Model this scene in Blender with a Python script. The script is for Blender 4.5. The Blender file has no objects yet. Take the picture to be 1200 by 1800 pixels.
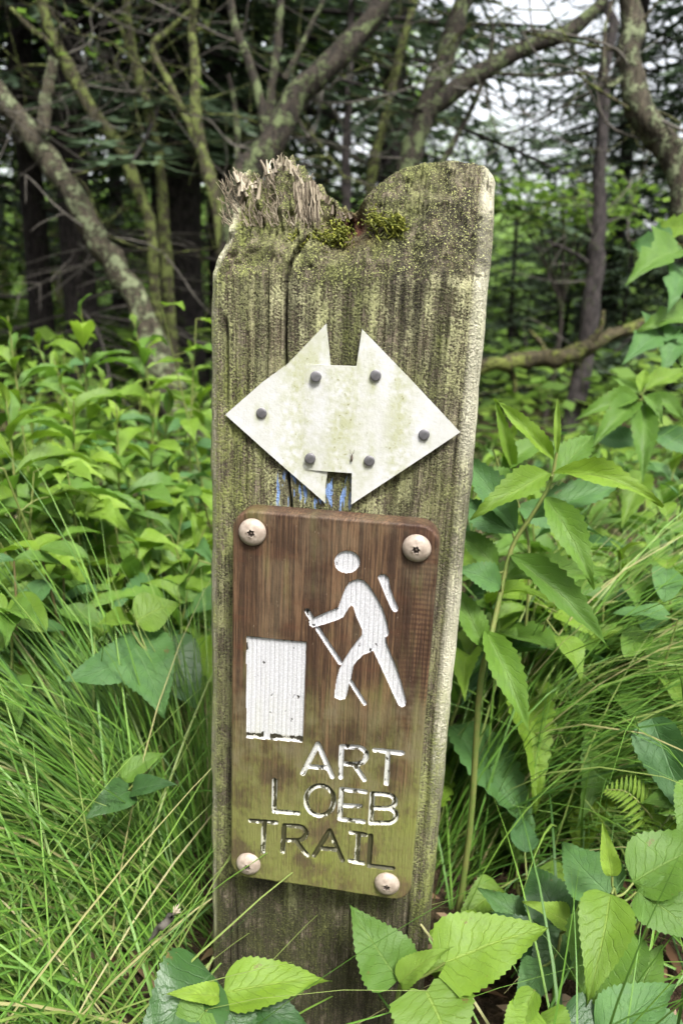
import bpy, math, random
import numpy as np
from mathutils import Matrix, Vector

S = bpy.context.scene
COL = S.collection
random.seed(7)
RNG = np.random.default_rng(11)

# ------------------------------------------------------------------ camera
CAM = np.array([0.0584, -0.4038, 0.561])
CR = np.array([0.98778509, 0.14935696, 0.04441966])      # camera right
CD = np.array([0.08140621, -0.25156543, -0.96441063])    # camera down
CF = np.array([-0.13286699, 0.95624648, -0.26065117])    # camera forward
FPX = 1300.0                                             # focal length in photo pixels (1200 x 1800)
cd = bpy.data.cameras.new('camera'); cam = bpy.data.objects.new('camera', cd); COL.objects.link(cam)
cam.matrix_world = Matrix(((CR[0], -CD[0], -CF[0], CAM[0]), (CR[1], -CD[1], -CF[1], CAM[1]),
                           (CR[2], -CD[2], -CF[2], CAM[2]), (0, 0, 0, 1)))
cd.sensor_fit = 'VERTICAL'; cd.sensor_height = 36.0; cd.sensor_width = 24.0; cd.lens = 26.0
cd.clip_start = 0.02; cd.clip_end = 400
cd.dof.use_dof = True; cd.dof.focus_distance = 0.44; cd.dof.aperture_fstop = 8.5
S.camera = cam

# ------------------------------------------------------------------ sky, sun, exposure
SUN_AZ = math.radians(150); SUN_EL = math.radians(58)
w = bpy.data.worlds.new('World'); S.world = w; w.use_nodes = True
wn = w.node_tree; wn.nodes.clear()
sky = wn.nodes.new('ShaderNodeTexSky'); sky.sky_type = 'NISHITA'; sky.sun_disc = False
sky.sun_elevation = SUN_EL; sky.sun_rotation = SUN_AZ; sky.air_density = 1.0; sky.dust_density = 6.0
hs = wn.nodes.new('ShaderNodeHueSaturation'); hs.inputs['Saturation'].default_value = 0.22
bg = wn.nodes.new('ShaderNodeBackground'); bg.inputs['Strength'].default_value = 0.15
wo = wn.nodes.new('ShaderNodeOutputWorld')
wn.links.new(sky.outputs[0], hs.inputs['Color']); wn.links.new(hs.outputs[0], bg.inputs[0]); wn.links.new(bg.outputs[0], wo.inputs[0])
sl = bpy.data.lights.new('sun', 'SUN'); sl.energy = 1.5; sl.angle = math.radians(11); sl.color = (1, 0.975, 0.93)
so = bpy.data.objects.new('sun', sl); COL.objects.link(so); so.location = (2, -3, 6)
sd = Vector((math.sin(SUN_AZ) * math.cos(SUN_EL), math.cos(SUN_AZ) * math.cos(SUN_EL), math.sin(SUN_EL)))
so.rotation_euler = sd.to_track_quat('Z', 'Y').to_euler()
S.view_settings.view_transform = 'Standard'; S.view_settings.look = 'None'
S.view_settings.gamma = 1.0; S.view_settings.exposure = 1.8
S.cycles.max_bounces = 8; S.cycles.diffuse_bounces = 2; S.cycles.transparent_max_bounces = 8
S.cycles.sample_clamp_indirect = 6.0

# ------------------------------------------------------------------ pixel -> place helpers
def ray(u, v): return CR * ((u - 600) / FPX) + CD * ((v - 900) / FPX) + CF
def at_d(u, v, d): return CAM + ray(u, v) * d                      # at a depth in metres
def at_y(u, v, y):
    r = ray(u, v); return CAM + r * ((y - CAM[1]) / r[1])
def at_z(u, v, z):
    r = ray(u, v); return CAM + r * ((z - CAM[2]) / r[2])

# ------------------------------------------------------------------ noise
def _h(ix, iy, s):
    n = (ix.astype(np.int64) * 374761393 + iy.astype(np.int64) * 668265263 + s * 974634541) & 0xffffffff
    n = ((n ^ (n >> 13)) * 1274126177) & 0xffffffff
    return ((n ^ (n >> 16)) & 0xffff) / 65535.0
def vn(x, y, s=0):
    x = np.asarray(x, float); y = np.asarray(y, float) + 0 * x; x = x + 0 * y
    ix = np.floor(x); iy = np.floor(y); fx = x - ix; fy = y - iy
    fx = fx * fx * (3 - 2 * fx); fy = fy * fy * (3 - 2 * fy)
    a = _h(ix, iy, s); b = _h(ix + 1, iy, s); c = _h(ix, iy + 1, s); d = _h(ix + 1, iy + 1, s)
    return (a * (1 - fx) + b * fx) * (1 - fy) + (c * (1 - fx) + d * fx) * fy
def fbm(x, y, s=0, o=4):
    r = 0; a = .5
    for i in range(o):
        r = r + a * vn(np.asarray(x) * 2 ** i, np.asarray(y) * 2 ** i, s + i * 17); a *= .5
    return r / (1 - .5 ** o)
def sst(a, b, x):
    t = np.clip((x - a) / (b - a), 0, 1); return t * t * (3 - 2 * t)

# ------------------------------------------------------------------ mesh helpers
def mk_mesh(name, V, F, mat=None, smooth=True, attrs=None, uv=None):
    """V (n,3), F list of index tuples or an (m,k) array"""
    V = np.asarray(V, float)
    me = bpy.data.meshes.new(name)
    if isinstance(F, np.ndarray):
        k = F.shape[1]; m = len(F)
        me.vertices.add(len(V)); me.vertices.foreach_set('co', V.astype(np.float32).ravel())
        me.loops.add(m * k); me.loops.foreach_set('vertex_index', F.astype(np.int32).ravel())
        me.polygons.add(m); me.polygons.foreach_set('loop_start', np.arange(0, m * k, k, dtype=np.int32))
        me.update(calc_edges=True)
    else:
        me.from_pydata([tuple(v) for v in V], [], [tuple(f) for f in F]); me.update()
    me.validate()
    if smooth: me.polygons.foreach_set('use_smooth', np.ones(len(me.polygons), dtype=bool))
    for k, a in (attrs or {}).items():
        at = me.attributes.new(k, 'FLOAT', 'POINT'); at.data.foreach_set('value', np.asarray(a, np.float32).ravel())
    if uv is not None:
        li = np.zeros(len(me.loops), np.int32); me.loops.foreach_get('vertex_index', li)
        l = me.uv_layers.new(name='UVMap'); l.data.foreach_set('uv', np.asarray(uv, np.float32)[li].ravel())
    if mat: me.materials.append(mat)
    return me
def add(name, me, parent=None, label=None, cat=None, group=None, kind=None, loc=None):
    o = bpy.data.objects.new(name, me); COL.objects.link(o)
    if parent: o.parent = parent
    if loc is not None: o.location = loc
    for k, v in (('label', label), ('category', cat), ('group', group), ('kind', kind)):
        if v: o[k] = v
    return o
def thing(name, label, cat, loc=(0, 0, 0), group=None): return add(name, None, None, label, cat, group, None, loc)
def grid_faces(nu, nv, off=0):
    i, j = np.meshgrid(np.arange(nu - 1), np.arange(nv - 1), indexing='ij')
    a = i * nv + j + off
    return np.stack([a, a + nv, a + nv + 1, a + 1], -1).reshape(-1, 4)
def tube(P, R, n=8, rough=0.0, seed=0, cap=True):
    P = np.asarray(P, float); R = np.asarray(R, float) + np.zeros(len(P))
    T = np.gradient(P, axis=0); T /= np.linalg.norm(T, axis=1)[:, None] + 1e-9
    ref = np.array([0.31, 0.9, 0.17]) if abs(T[0][2]) > .6 else np.array([0.1, 0.2, 1.0])
    V = []; a = np.linspace(0, 2 * np.pi, n, endpoint=False)
    for k in range(len(P)):
        u = np.cross(T[k], ref); u /= np.linalg.norm(u) + 1e-9; v = np.cross(T[k], u)
        r = R[k] * (1 + rough * (vn(a * 1.3 + 5, k * .55 + seed, seed) - .5) * 2)
        V.append(P[k] + np.outer(np.cos(a) * r, u) + np.outer(np.sin(a) * r, v))
    V = np.concatenate(V); m = len(P); F = []
    i, j = np.meshgrid(np.arange(m - 1), np.arange(n), indexing='ij')
    F = np.stack([i * n + j, i * n + (j + 1) % n, (i + 1) * n + (j + 1) % n, (i + 1) * n + j], -1).reshape(-1, 4)
    return V, F
def smooth_path(P, n):
    """Catmull-Rom through P (k,d) sampled at n points"""
    P = np.asarray(P, float)
    if len(P) < 3: return P[0] + np.linspace(0, 1, n)[:, None] * (P[-1] - P[0])
    Q = np.vstack([2 * P[0] - P[1], P, 2 * P[-1] - P[-2]]); t = np.linspace(0, len(P) - 1 - 1e-6, n); out = []
    for s in t:
        i = int(s); f = s - i; a, b, c, d = Q[i], Q[i + 1], Q[i + 2], Q[i + 3]
        out.append(.5 * (2 * b + (c - a) * f + (2 * a - 5 * b + 4 * c - d) * f * f + (3 * b - a - 3 * c + d) * f ** 3))
    return np.array(out)
class Bag:
    def __init__(s): s.V = []; s.F = []; s.n = 0; s.A = []
    def put(s, V, F, a=None):
        s.V.append(V); s.F.append(F + s.n); s.n += len(V)
        if a is not None: s.A.append(np.zeros(len(V)) + a)
    def mesh(s, name, mat, smooth=True, attr=None):
        return mk_mesh(name, np.concatenate(s.V), np.concatenate(s.F), mat, smooth, {attr: np.concatenate(s.A)} if attr else None)

# ------------------------------------------------------------------ material helper
class N:
    def __init__(s, name):
        s.m = bpy.data.materials.new(name); s.m.use_nodes = True; s.t = s.m.node_tree; s.t.nodes.clear()
        s.out = s.n('ShaderNodeOutputMaterial')
    def n(s, t, **k):
        x = s.t.nodes.new(t)
        for a, b in k.items(): setattr(x, a, b)
        return x
    def l(s, a, b): s.t.links.new(a, b)
    def set(s, sock, v):
        if isinstance(v, bpy.types.NodeSocket): s.l(v, sock)
        elif isinstance(v, (tuple, list)) and len(v) == 3 and sock.type == 'RGBA': sock.default_value = (*v, 1)
        else: sock.default_value = v
    def coord(s, k='Object'): return s.n('ShaderNodeTexCoord').outputs[k]
    def attr(s, name): return s.n('ShaderNodeAttribute', attribute_name=name).outputs['Fac']
    def mapping(s, v, scale=(1, 1, 1), loc=(0, 0, 0)):
        x = s.n('ShaderNodeMapping'); s.l(v, x.inputs['Vector']); x.inputs['Scale'].default_value = scale; x.inputs['Location'].default_value = loc
        return x.outputs[0]
    def noise(s, v, scale, detail=3, rough=.55, out='Fac'):
        x = s.n('ShaderNodeTexNoise'); s.l(v, x.inputs['Vector']); x.inputs['Scale'].default_value = scale
        x.inputs['Detail'].default_value = detail; x.inputs['Roughness'].default_value = rough
        return x.outputs[out]
    def ramp(s, f, a, b):
        x = s.n('ShaderNodeMapRange', interpolation_type='SMOOTHSTEP'); s.set(x.inputs['Value'], f)
        x.inputs['From Min'].default_value = a; x.inputs['From Max'].default_value = b
        return x.outputs[0]
    def math(s, op, a, b=0.0):
        x = s.n('ShaderNodeMath', operation=op); s.set(x.inputs[0], a); s.set(x.inputs[1], b); return x.outputs[0]
    def mix(s, f, a, b, mode='MIX'):
        x = s.n('ShaderNodeMix', data_type='RGBA', blend_type=mode); s.set(x.inputs[0], f); s.set(x.inputs[6], a); s.set(x.inputs[7], b); return x.outputs[2]
    def bump(s, h, d, strength=1.0, nrm=None):
        x = s.n('ShaderNodeBump'); s.set(x.inputs['Height'], h); x.inputs['Distance'].default_value = d; x.inputs['Strength'].default_value = strength
        if nrm: s.l(nrm, x.inputs['Normal'])
        return x.outputs[0]
    def bsdf(s, col, rough=.8, spec=.3, nrm=None):
        x = s.n('ShaderNodeBsdfPrincipled'); s.set(x.inputs['Base Color'], col); s.set(x.inputs['Roughness'], rough)
        x.inputs['Specular IOR Level'].default_value = spec
        if nrm: s.l(nrm, x.inputs['Normal'])
        return x
    def done(s, sh): s.l(sh.outputs[0], s.out.inputs[0]); return s.m

# ------------------------------------------------------------------ materials
def m_post():
    s = N('weathered post wood'); c = s.coord()
    grain = s.noise(s.mapping(c, (1, 1, .035)), 900, 4, .65)
    grain2 = s.noise(s.mapping(c, (1, 1, .02)), 180, 4, .6)
    spk = s.noise(c, 750, 3, .6); spk2 = s.noise(c, 1500, 2, .6); med = s.noise(s.mapping(c, (1, 1, .45)), 120, 4, .6)
    big = s.noise(s.mapping(c, (1, 1, .3)), 38, 3)
    wood = s.mix(s.ramp(grain2, .3, .7), (.105, .080, .055), (.25, .21, .155))
    wood = s.mix(s.ramp(grain, .43, .54), s.mix(.8, wood, (.018, .014, .010)), wood)
    wood = s.mix(s.math('MULTIPLY', s.ramp(big, .45, .7), .5), wood, (.10, .10, .04))
    # lichen film and crumbs
    lf = s.math('MULTIPLY', s.ramp(s.math('ADD', s.math('MULTIPLY', spk, .5), s.math('ADD', s.math('MULTIPLY', med, .45), s.math('MULTIPLY', grain, .25))), .535, .645), s.attr('lichen'))
    col = s.mix(lf, wood, (.40, .385, .225))
    cr = s.math('MULTIPLY', s.ramp(s.math('ADD', spk2, s.math('MULTIPLY', med, .5)), .80, .90), s.attr('lichen'))
    col = s.mix(cr, col, (.52, .52, .30))
    # dark mould, plus the darker groove and crack
    dk = s.math('MULTIPLY', s.ramp(s.math('ADD', s.math('MULTIPLY', med, .7), s.math('MULTIPLY', spk, .4)), .38, .58), s.attr('dark'))
    col = s.mix(dk, col, (.032, .028, .020))
    # bright crumbs over the mould
    cr2 = s.math('MULTIPLY', s.ramp(s.math('ADD', spk2, s.math('MULTIPLY', spk, .5)), .86, .95), s.attr('crumb'))
    col = s.mix(cr2, col, (.52, .54, .22))
    # pale cream edges, with light on the right chamfer painted in
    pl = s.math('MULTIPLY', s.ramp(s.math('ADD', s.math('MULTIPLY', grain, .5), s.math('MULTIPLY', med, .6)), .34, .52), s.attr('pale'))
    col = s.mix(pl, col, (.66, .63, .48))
    # green algae
    ga = s.math('MULTIPLY', s.ramp(s.math('ADD', s.math('MULTIPLY', spk, .6), s.math('MULTIPLY', med, .6)), .46, .74), s.attr('green'))
    col = s.mix(s.math('MULTIPLY', ga, .85), col, (.215, .24, .070))
    # brown rot
    col = s.mix(s.math('MULTIPLY', s.ramp(med, .3, .6), s.attr('rot')), col, (.085, .035, .022))
    # blue paint flakes
    bl = s.math('MULTIPLY', s.ramp(s.noise(s.mapping(c, (1, 1, .22)), 330, 2), .56, .60), s.attr('blue'))
    col = s.mix(bl, col, (.22, .34, .62))
    h = s.math('ADD', s.math('MULTIPLY', grain, .8), s.math('ADD', s.math('MULTIPLY', spk, .6), s.math('MULTIPLY', lf, .7)))
    return s.done(s.bsdf(col, .9, .2, s.bump(h, .0022, 1.0)))
def m_sign(paint=False):
    s = N('white routed paint' if paint else 'brown stained sign wood'); c = s.coord()
    grain = s.noise(s.mapping(c, (1, .6, .03)), 700, 4, .6)
    band = s.noise(s.mapping(c, (1, .3, .012)), 120, 3, .55)
    fl = s.noise(s.mapping(c, (.5, 1, 1.6)), 60, 4, .6); med = s.noise(c, 45, 4, .6); spk = s.noise(s.mapping(c, (1, 1, .4)), 700, 3)
    wood = s.mix(s.ramp(s.math('ADD', s.math('MULTIPLY', band, .7), s.math('MULTIPLY', med, .3)), .36, .66), (.052, .028, .015), (.150, .086, .046))
    wood = s.mix(s.math('MULTIPLY', s.ramp(grain, .44, .55), .75), wood, (.026, .014, .009))
    wood = s.mix(s.math('MULTIPLY', s.ramp(fl, .5, .72), .5), wood, (.085, .034, .018))
    wood = s.mix(s.math('MULTIPLY', s.attr('ripple'), .75), wood, (.030, .011, .007))
    wood = s.mix(s.math('MULTIPLY', s.ramp(spk, .30, .24), .5), wood, (.32, .26, .2))
    g = s.math('MULTIPLY', s.ramp(s.math('ADD', med, s.math('MULTIPLY', spk, .35)), .48, .82), s.attr('green'))
    wood = s.mix(s.math('MULTIPLY', s.attr('green'), .42), wood, (.13, .115, .055))
    wood = s.mix(s.math('MULTIPLY', g, .85), wood, (.175, .20, .042))
    wood = s.mix(s.math('MULTIPLY', s.ramp(med, .42, .66), s.attr('greyed')), wood, (.14, .115, .07))
    if not paint:
        return s.done(s.bsdf(wood, .62, .35, s.bump(s.math('ADD', grain, s.math('MULTIPLY', spk, .5)), .0011, .9)))
    cell = s.noise(s.mapping(c, (1, 1, .7)), 210, 5, .62)
    chip = s.ramp(s.math('ADD', cell, s.math('MULTIPLY', s.math('SUBTRACT', s.attr('wear'), .5), .62)), .60, .63)
    pit = s.noise(c, 1300, 2, .6)
    white = s.mix(s.ramp(pit, .45, .62), (.43, .43, .445), (.555, .555, .575))
    white = s.mix(s.math('MULTIPLY', s.attr('ridge'), .6), white, (.27, .27, .29))
    white = s.mix(s.math('MULTIPLY', s.ramp(s.attr('wear'), .5, .8), .6), white, (.30, .29, .22))
    white = s.mix(s.math('MULTIPLY', s.attr('green'), .35), white, (.5, .5, .3))
    dark = s.mix(s.math('MULTIPLY', s.attr('green'), .6), (.020, .016, .012), (.065, .065, .024))
    col = s.mix(chip, white, dark)
    h = s.math('ADD', s.math('MULTIPLY', pit, .5), s.math('MULTIPLY', chip, -.8))
    return s.done(s.bsdf(col, .55, .4, s.bump(h, .0004, .8)))
def m_plate():
    s = N('weathered white plastic'); c = s.coord()
    med = s.noise(s.mapping(c, (1, 1, .6)), 55, 4, .65); sp = s.noise(c, 620, 3, .6); fine = s.noise(c, 260, 3)
    col = s.mix(s.ramp(med, .3, .7), (.545, .545, .555), (.48, .48, .465))
    al = s.math('MULTIPLY', s.ramp(s.math('ADD', s.math('MULTIPLY', fine, .6), s.math('MULTIPLY', med, .6)), .40, .74), s.attr('algae'))
    col = s.mix(s.math('MULTIPLY', al, .72), col, (.31, .325, .14))
    col = s.mix(s.math('MULTIPLY', s.ramp(s.math('ADD', sp, s.math('MULTIPLY', fine, .35)), .83, .90), s.math('MULTIPLY', s.attr('algae'), .75)), col, (.17, .16, .06))
    return s.done(s.bsdf(col, .5, .4, s.bump(s.math('ADD', sp, fine), .0003, .5)))
def m_simple(name, col, col2=None, scale=60, rough=.7, spec=.3, bump=0, metal=0):
    s = N(name); c = s.coord(); nz = s.noise(c, scale, 4, .6)
    b = s.bsdf(s.mix(s.ramp(nz, .3, .7), col, col2 or col), rough, spec, s.bump(nz, bump, .8) if bump else None)
    b.inputs['Metallic'].default_value = metal
    return s.done(b)
def m_leaf(name, col, vein=.45, tr=.35, rough=.52, blotch=.5, waves=9):
    s = N(name); uv = s.coord('UV'); c = s.coord()
    sep = s.n('ShaderNodeSeparateXYZ'); s.l(uv, sep.inputs[0]); u = sep.outputs[0]; v = sep.outputs[1]
    av = s.math('ABSOLUTE', v)
    rib = s.ramp(av, .055, .012)
    ph = s.math('ADD', s.math('MULTIPLY', s.math('SUBTRACT', u, s.math('MULTIPLY', s.math('POWER', av, .8), .26)), waves), s.math('MULTIPLY', s.noise(s.mapping(uv, (1, .5, 1)), 3, 3), 1.6))
    fr = s.math('ABSOLUTE', s.math('SUBTRACT', s.math('FRACT', ph), .5))
    side = s.math('MULTIPLY', s.ramp(fr, .09, .01), s.ramp(av, 1.0, .5))
    oi = s.n('ShaderNodeObjectInfo').outputs['Random']
    nz = s.noise(s.mapping(uv, (1, .4, 1)), 5, 4, .6); net = s.noise(s.mapping(uv, (1, .3, 1)), 42, 2)
    dark = tuple(x * .62 for x in col); yel = (min(1, col[0] * 1.35 + .006), col[1] * 1.22, col[2] * .8)
    base = s.mix(oi, dark, yel); base = s.mix(.5, base, col)
    base = s.mix(s.math('MULTIPLY', s.ramp(nz, .35, .75), blotch), base, (col[0] * .72 + .008, col[1] * .74, col[2] * .95 + .006))
    pale = (col[0] * 1.7 + .03, col[1] * 1.25 + .04, col[2] * 1.5 + .03)
    base = s.mix(s.math('MULTIPLY', s.math('MAXIMUM', rib, s.math('MULTIPLY', side, .38)), vein), base, pale)
    spot = s.ramp(s.noise(s.mapping(uv, (1, .4, 1)), 26, 1), .76, .80)
    base = s.mix(s.math('MULTIPLY', spot, .35), base, (.30, .26, .12))
    brk = s.noise(s.mapping(c, (1, .6, 1), (3.3, 1.1, 0)), 9, 4, .7)
    base = s.mix(s.math('MULTIPLY', s.ramp(s.math('ADD', brk, s.math('MULTIPLY', av, .10)), .72, .76), .75), base, (.13, .085, .03))
    h = s.math('SUBTRACT', s.math('MULTIPLY', net, .7), s.math('ADD', rib, s.math('MULTIPLY', side, .8)))
    nr = s.bump(h, .0006, .7)
    p = s.bsdf(base, rough, .32, nr)
    t = s.n('ShaderNodeBsdfTranslucent'); s.l(s.mix(.5, base, (col[0] * 1.5, col[1] * 1.6, col[2] * .6)), t.inputs[0]); s.l(nr, t.inputs['Normal'])
    mx = s.n('ShaderNodeMixShader'); mx.inputs[0].default_value = tr; s.l(p.outputs[0], mx.inputs[1]); s.l(t.outputs[0], mx.inputs[2])
    return s.done(mx)
def m_blade(name, cols, attr='tint', tr=.3):
    s = N(name); a = s.attr(attr)
    r = s.n('ShaderNodeValToRGB'); s.l(a, r.inputs[0]); e = r.color_ramp.elements
    e[0].position = 0; e[0].color = (*cols[0], 1); e[1].position = 1; e[1].color = (*cols[-1], 1)
    for i, cc in enumerate(cols[1:-1]):
        x = e.new((i + 1) / (len(cols) - 1)); x.color = (*cc, 1)
    p = s.bsdf(r.outputs[0], .5, .35); t = s.n('ShaderNodeBsdfTranslucent'); s.l(r.outputs[0], t.inputs[0])
    mx = s.n('ShaderNodeMixShader'); mx.inputs[0].default_value = tr; s.l(p.outputs[0], mx.inputs[1]); s.l(t.outputs[0], mx.inputs[2])
    return s.done(mx)
def m_bark(name, base, base2, lich, amount, scale=26):
    s = N(name); c = s.coord()
    f = s.noise(s.mapping(c, (1, 1, .25)), scale * 3, 4, .65); p = s.noise(c, scale, 4, .6); q = s.noise(c, scale * 6, 3)
    col = s.mix(s.ramp(f, .35, .65), base, base2)
    k = s.ramp(s.math('ADD', s.math('MULTIPLY', p, .8), s.math('MULTIPLY', q, .25)), .62 - .25 * amount, .70 - .2 * amount)
    col = s.mix(s.math('MULTIPLY', k, min(1, .55 + amount * .4)), col, s.mix(s.ramp(q, .3, .7), tuple(x * .6 for x in lich), lich))
    return s.done(s.bsdf(col, .92, .15, s.bump(s.math('ADD', f, k), .02, .7)))
def m_soil():
    s = N('forest soil'); c = s.coord(); a = s.noise(c, 9, 5, .65); b = s.noise(c, 70, 4, .7); d = s.noise(c, .6, 3)
    col = s.mix(s.ramp(b, .3, .7), (.018, .012, .008), (.075, .050, .030))
    col = s.mix(s.math('MULTIPLY', s.ramp(a, .5, .7), .6), col, (.04, .05, .015))
    col = s.mix(s.math('MULTIPLY', s.ramp(d, .4, .6), .5), col, (.035, .055, .014))
    sp = s.n('ShaderNodeSeparateXYZ'); s.l(c, sp.inputs[0]); col = s.mix(s.ramp(sp.outputs[1], 7.0, 10.0), col, s.mix(s.ramp(a, .3, .7), (.05, .09, .02), (.10, .16, .035)))
    return s.done(s.bsdf(col, .95, .1, s.bump(b, .02, .9)))

M = dict(
    post=m_post(), sign=m_sign(), paint=m_sign(True), plate=m_plate(),
    nail=m_simple('dull grey nail head', (.20, .195, .205), (.12, .115, .12), 300, .5, .5, .0002, .55),
    screw=m_simple('tan coated screw', (.36, .30, .245), (.24, .19, .15), 260, .45, .5, .0002),
    socket=m_simple('grimy screw socket', (.05, .04, .032), (.12, .09, .07), 500, .7, .3),  # dark tone inside the screw head recess
    fibre=m_blade('frayed wood fibre', [(.07, .052, .035), (.19, .155, .11), (.33, .28, .20), (.46, .41, .31)], tr=.05),
    moss=m_blade('yellow green moss', [(.07, .08, .014), (.17, .19, .028), (.32, .33, .05)], tr=.2),
    stem=m_simple('green plant stem', (.11, .16, .035), (.16, .17, .05), 120, .55, .3),
    stem_brown=m_simple('brownish plant stem', (.10, .075, .03), (.13, .12, .045), 120, .6, .3),
    l_bright=m_leaf('young yellow green leaf', (.128, .232, .024), .40),
    l_lime=m_leaf('pale lime leaf', (.185, .305, .042), .35, .38),
    l_mid=m_leaf('fresh green leaf', (.088, .185, .027), .45),
    l_blue=m_leaf('blue green leaf', (.058, .145, .042), .40, .28, .6),
    l_dark=m_leaf('dark green leaf', (.036, .095, .026), .50, .22, .38),
    l_far=m_leaf('woodland understorey leaf', (.085, .165, .030), .3, .4),
    grass=m_blade('sedge blades', [(.022, .060, .010), (.045, .110, .016), (.075, .170, .021), (.120, .225, .030), (.27, .26, .11)], tr=.12),
    soil=m_soil(),
    litter=m_blade('dead leaf litter', [(.05, .028, .016), (.12, .065, .035), (.20, .125, .07), (.28, .21, .14)], tr=.05),
    bark_dark=m_bark('dark spruce bark', (.014, .012, .012), (.042, .036, .034), (.06, .075, .035), .10),
    bark_moss=m_bark('mossy bark', (.022, .020, .012), (.070, .062, .038), (.16, .195, .055), .6, 34),
    bark_lich=m_bark('lichen crusted bark', (.024, .021, .015), (.070, .060, .042), (.23, .27, .15), .45, 26),
    bark_grey=m_bark('grey branch bark', (.020, .017, .015), (.060, .050, .043), (.11, .13, .06), .30, 18),
    bark_limb=m_bark('dark lichen flecked bark', (.015, .013, .011), (.042, .035, .027), (.15, .19, .085), .42, 26),
    moss_log=m_bark('thick moss on branch', (.028, .024, .014), (.065, .055, .03), (.135, .16, .035), .55, 18),
    needle=m_blade('spruce needles', [(.030, .048, .030), (.050, .080, .042), (.085, .125, .060)], tr=.2),
    crown=m_blade('broadleaf crown', [(.055, .105, .018), (.11, .20, .030), (.19, .30, .045)], tr=.45),
    dead=m_simple('dead grey twig', (.055, .050, .042), (.11, .10, .085), 60, .85, .2),
)

# ------------------------------------------------------------------ terrain
def ground_z(x, y):
    x = np.asarray(x, float); y = np.asarray(y, float); r = np.hypot(x, y)
    b = (fbm(x * 1.3 + 40, y * 1.3 + 40, 3) - .5) * .16 * sst(.25, 1.2, r)
    b = b + (fbm(x * .25 + 9, y * .25 + 9, 5) - .5) * .9 * sst(2.5, 9, r)
    b = b - .10 * sst(.4, 1.6, x) * sst(3.5, 1.0, y)
    b = b + .05 * sst(.9, .2, r) + .05 * np.exp(-((x + .26) / .16) ** 2 - ((y - .22) / .2) ** 2) + .03 * np.exp(-((x - .24) / .14) ** 2 - ((y - .2) / .16) ** 2)
    return b + sst(9, 45, y) * 7.0 * (1 - .55 * sst(-2, 16, x))
def build_ground():
    k = np.linspace(-1, 1, 221); xs = np.sign(k) * (np.abs(k) * 2.2 + np.abs(k) ** 5 * 120); ys = xs + 1.0
    X, Y = np.meshgrid(xs, ys, indexing='ij')
    Z = ground_z(X, Y) + (fbm(X * 14, Y * 14, 8, 3) - .5) * .03
    V = np.stack([X, Y, Z], -1).reshape(-1, 3)
    add('ground', mk_mesh('ground', V, grid_faces(221, 221), M['soil']), kind='structure')
build_ground()

# ------------------------------------------------------------------ the post
HX = .0735; PD = .14; PR = .0085
def rr(x, y, hx, hy, r):
    """square -> rounded corner mapping, x in [-hx,hx], y in [-hy,hy]"""
    qx = np.abs(x) - (hx - r); qy = np.abs(y) - (hy - r)
    c = (qx > 0) & (qy > 0); m = np.maximum(qx, qy); ln = np.hypot(qx, qy) + 1e-12; k = np.where(c, m / ln, 1)
    return np.where(c, np.sign(x) * (hx - r + qx * k), x), np.where(c, np.sign(y) * (hy - r + qy * k), y)
prof_px = [(372, 322), (390, 316), (396, 306), (412, 308), (430, 320), (446, 322), (462, 318), (472, 322), (478, 296), (488, 284), (502, 281), (516, 288), (530, 298), (540, 312),
           (548, 334), (562, 342), (578, 348), (588, 364), (600, 378), (622, 376), (636, 362), (650, 342), (666, 326), (684, 310), (708, 294), (740, 283), (775, 280), (806, 279), (832, 283),
           (852, 289), (866, 302), (876, 326), (886, 330)]
pp = np.array([at_y(u, v, .03) for u, v in prof_px]); PX = pp[:, 0]; PZ = pp[:, 2]
ZL = .578
crack = np.array([at_y(u, v, 0.0) for u, v in [(514, 900), (508, 800), (506, 700), (505, 600), (506, 500), (512, 462), (523, 440), (536, 412)]])
def Htop(x, y):
    h = np.interp(x, PX, PZ)
    left = sst(.0, -.01, x)
    h = h + (vn(x * 330, y * 110, 1) - .5) * .010 * left + (vn(x * 700, y * 500, 1) - .5) * .0035 * (.25 + left) + (fbm(x * 160, y * 120, 2) - .5) * .006 * sst(0, .03, y)
    return h - .012 * sst(.02, .13, y)
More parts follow.
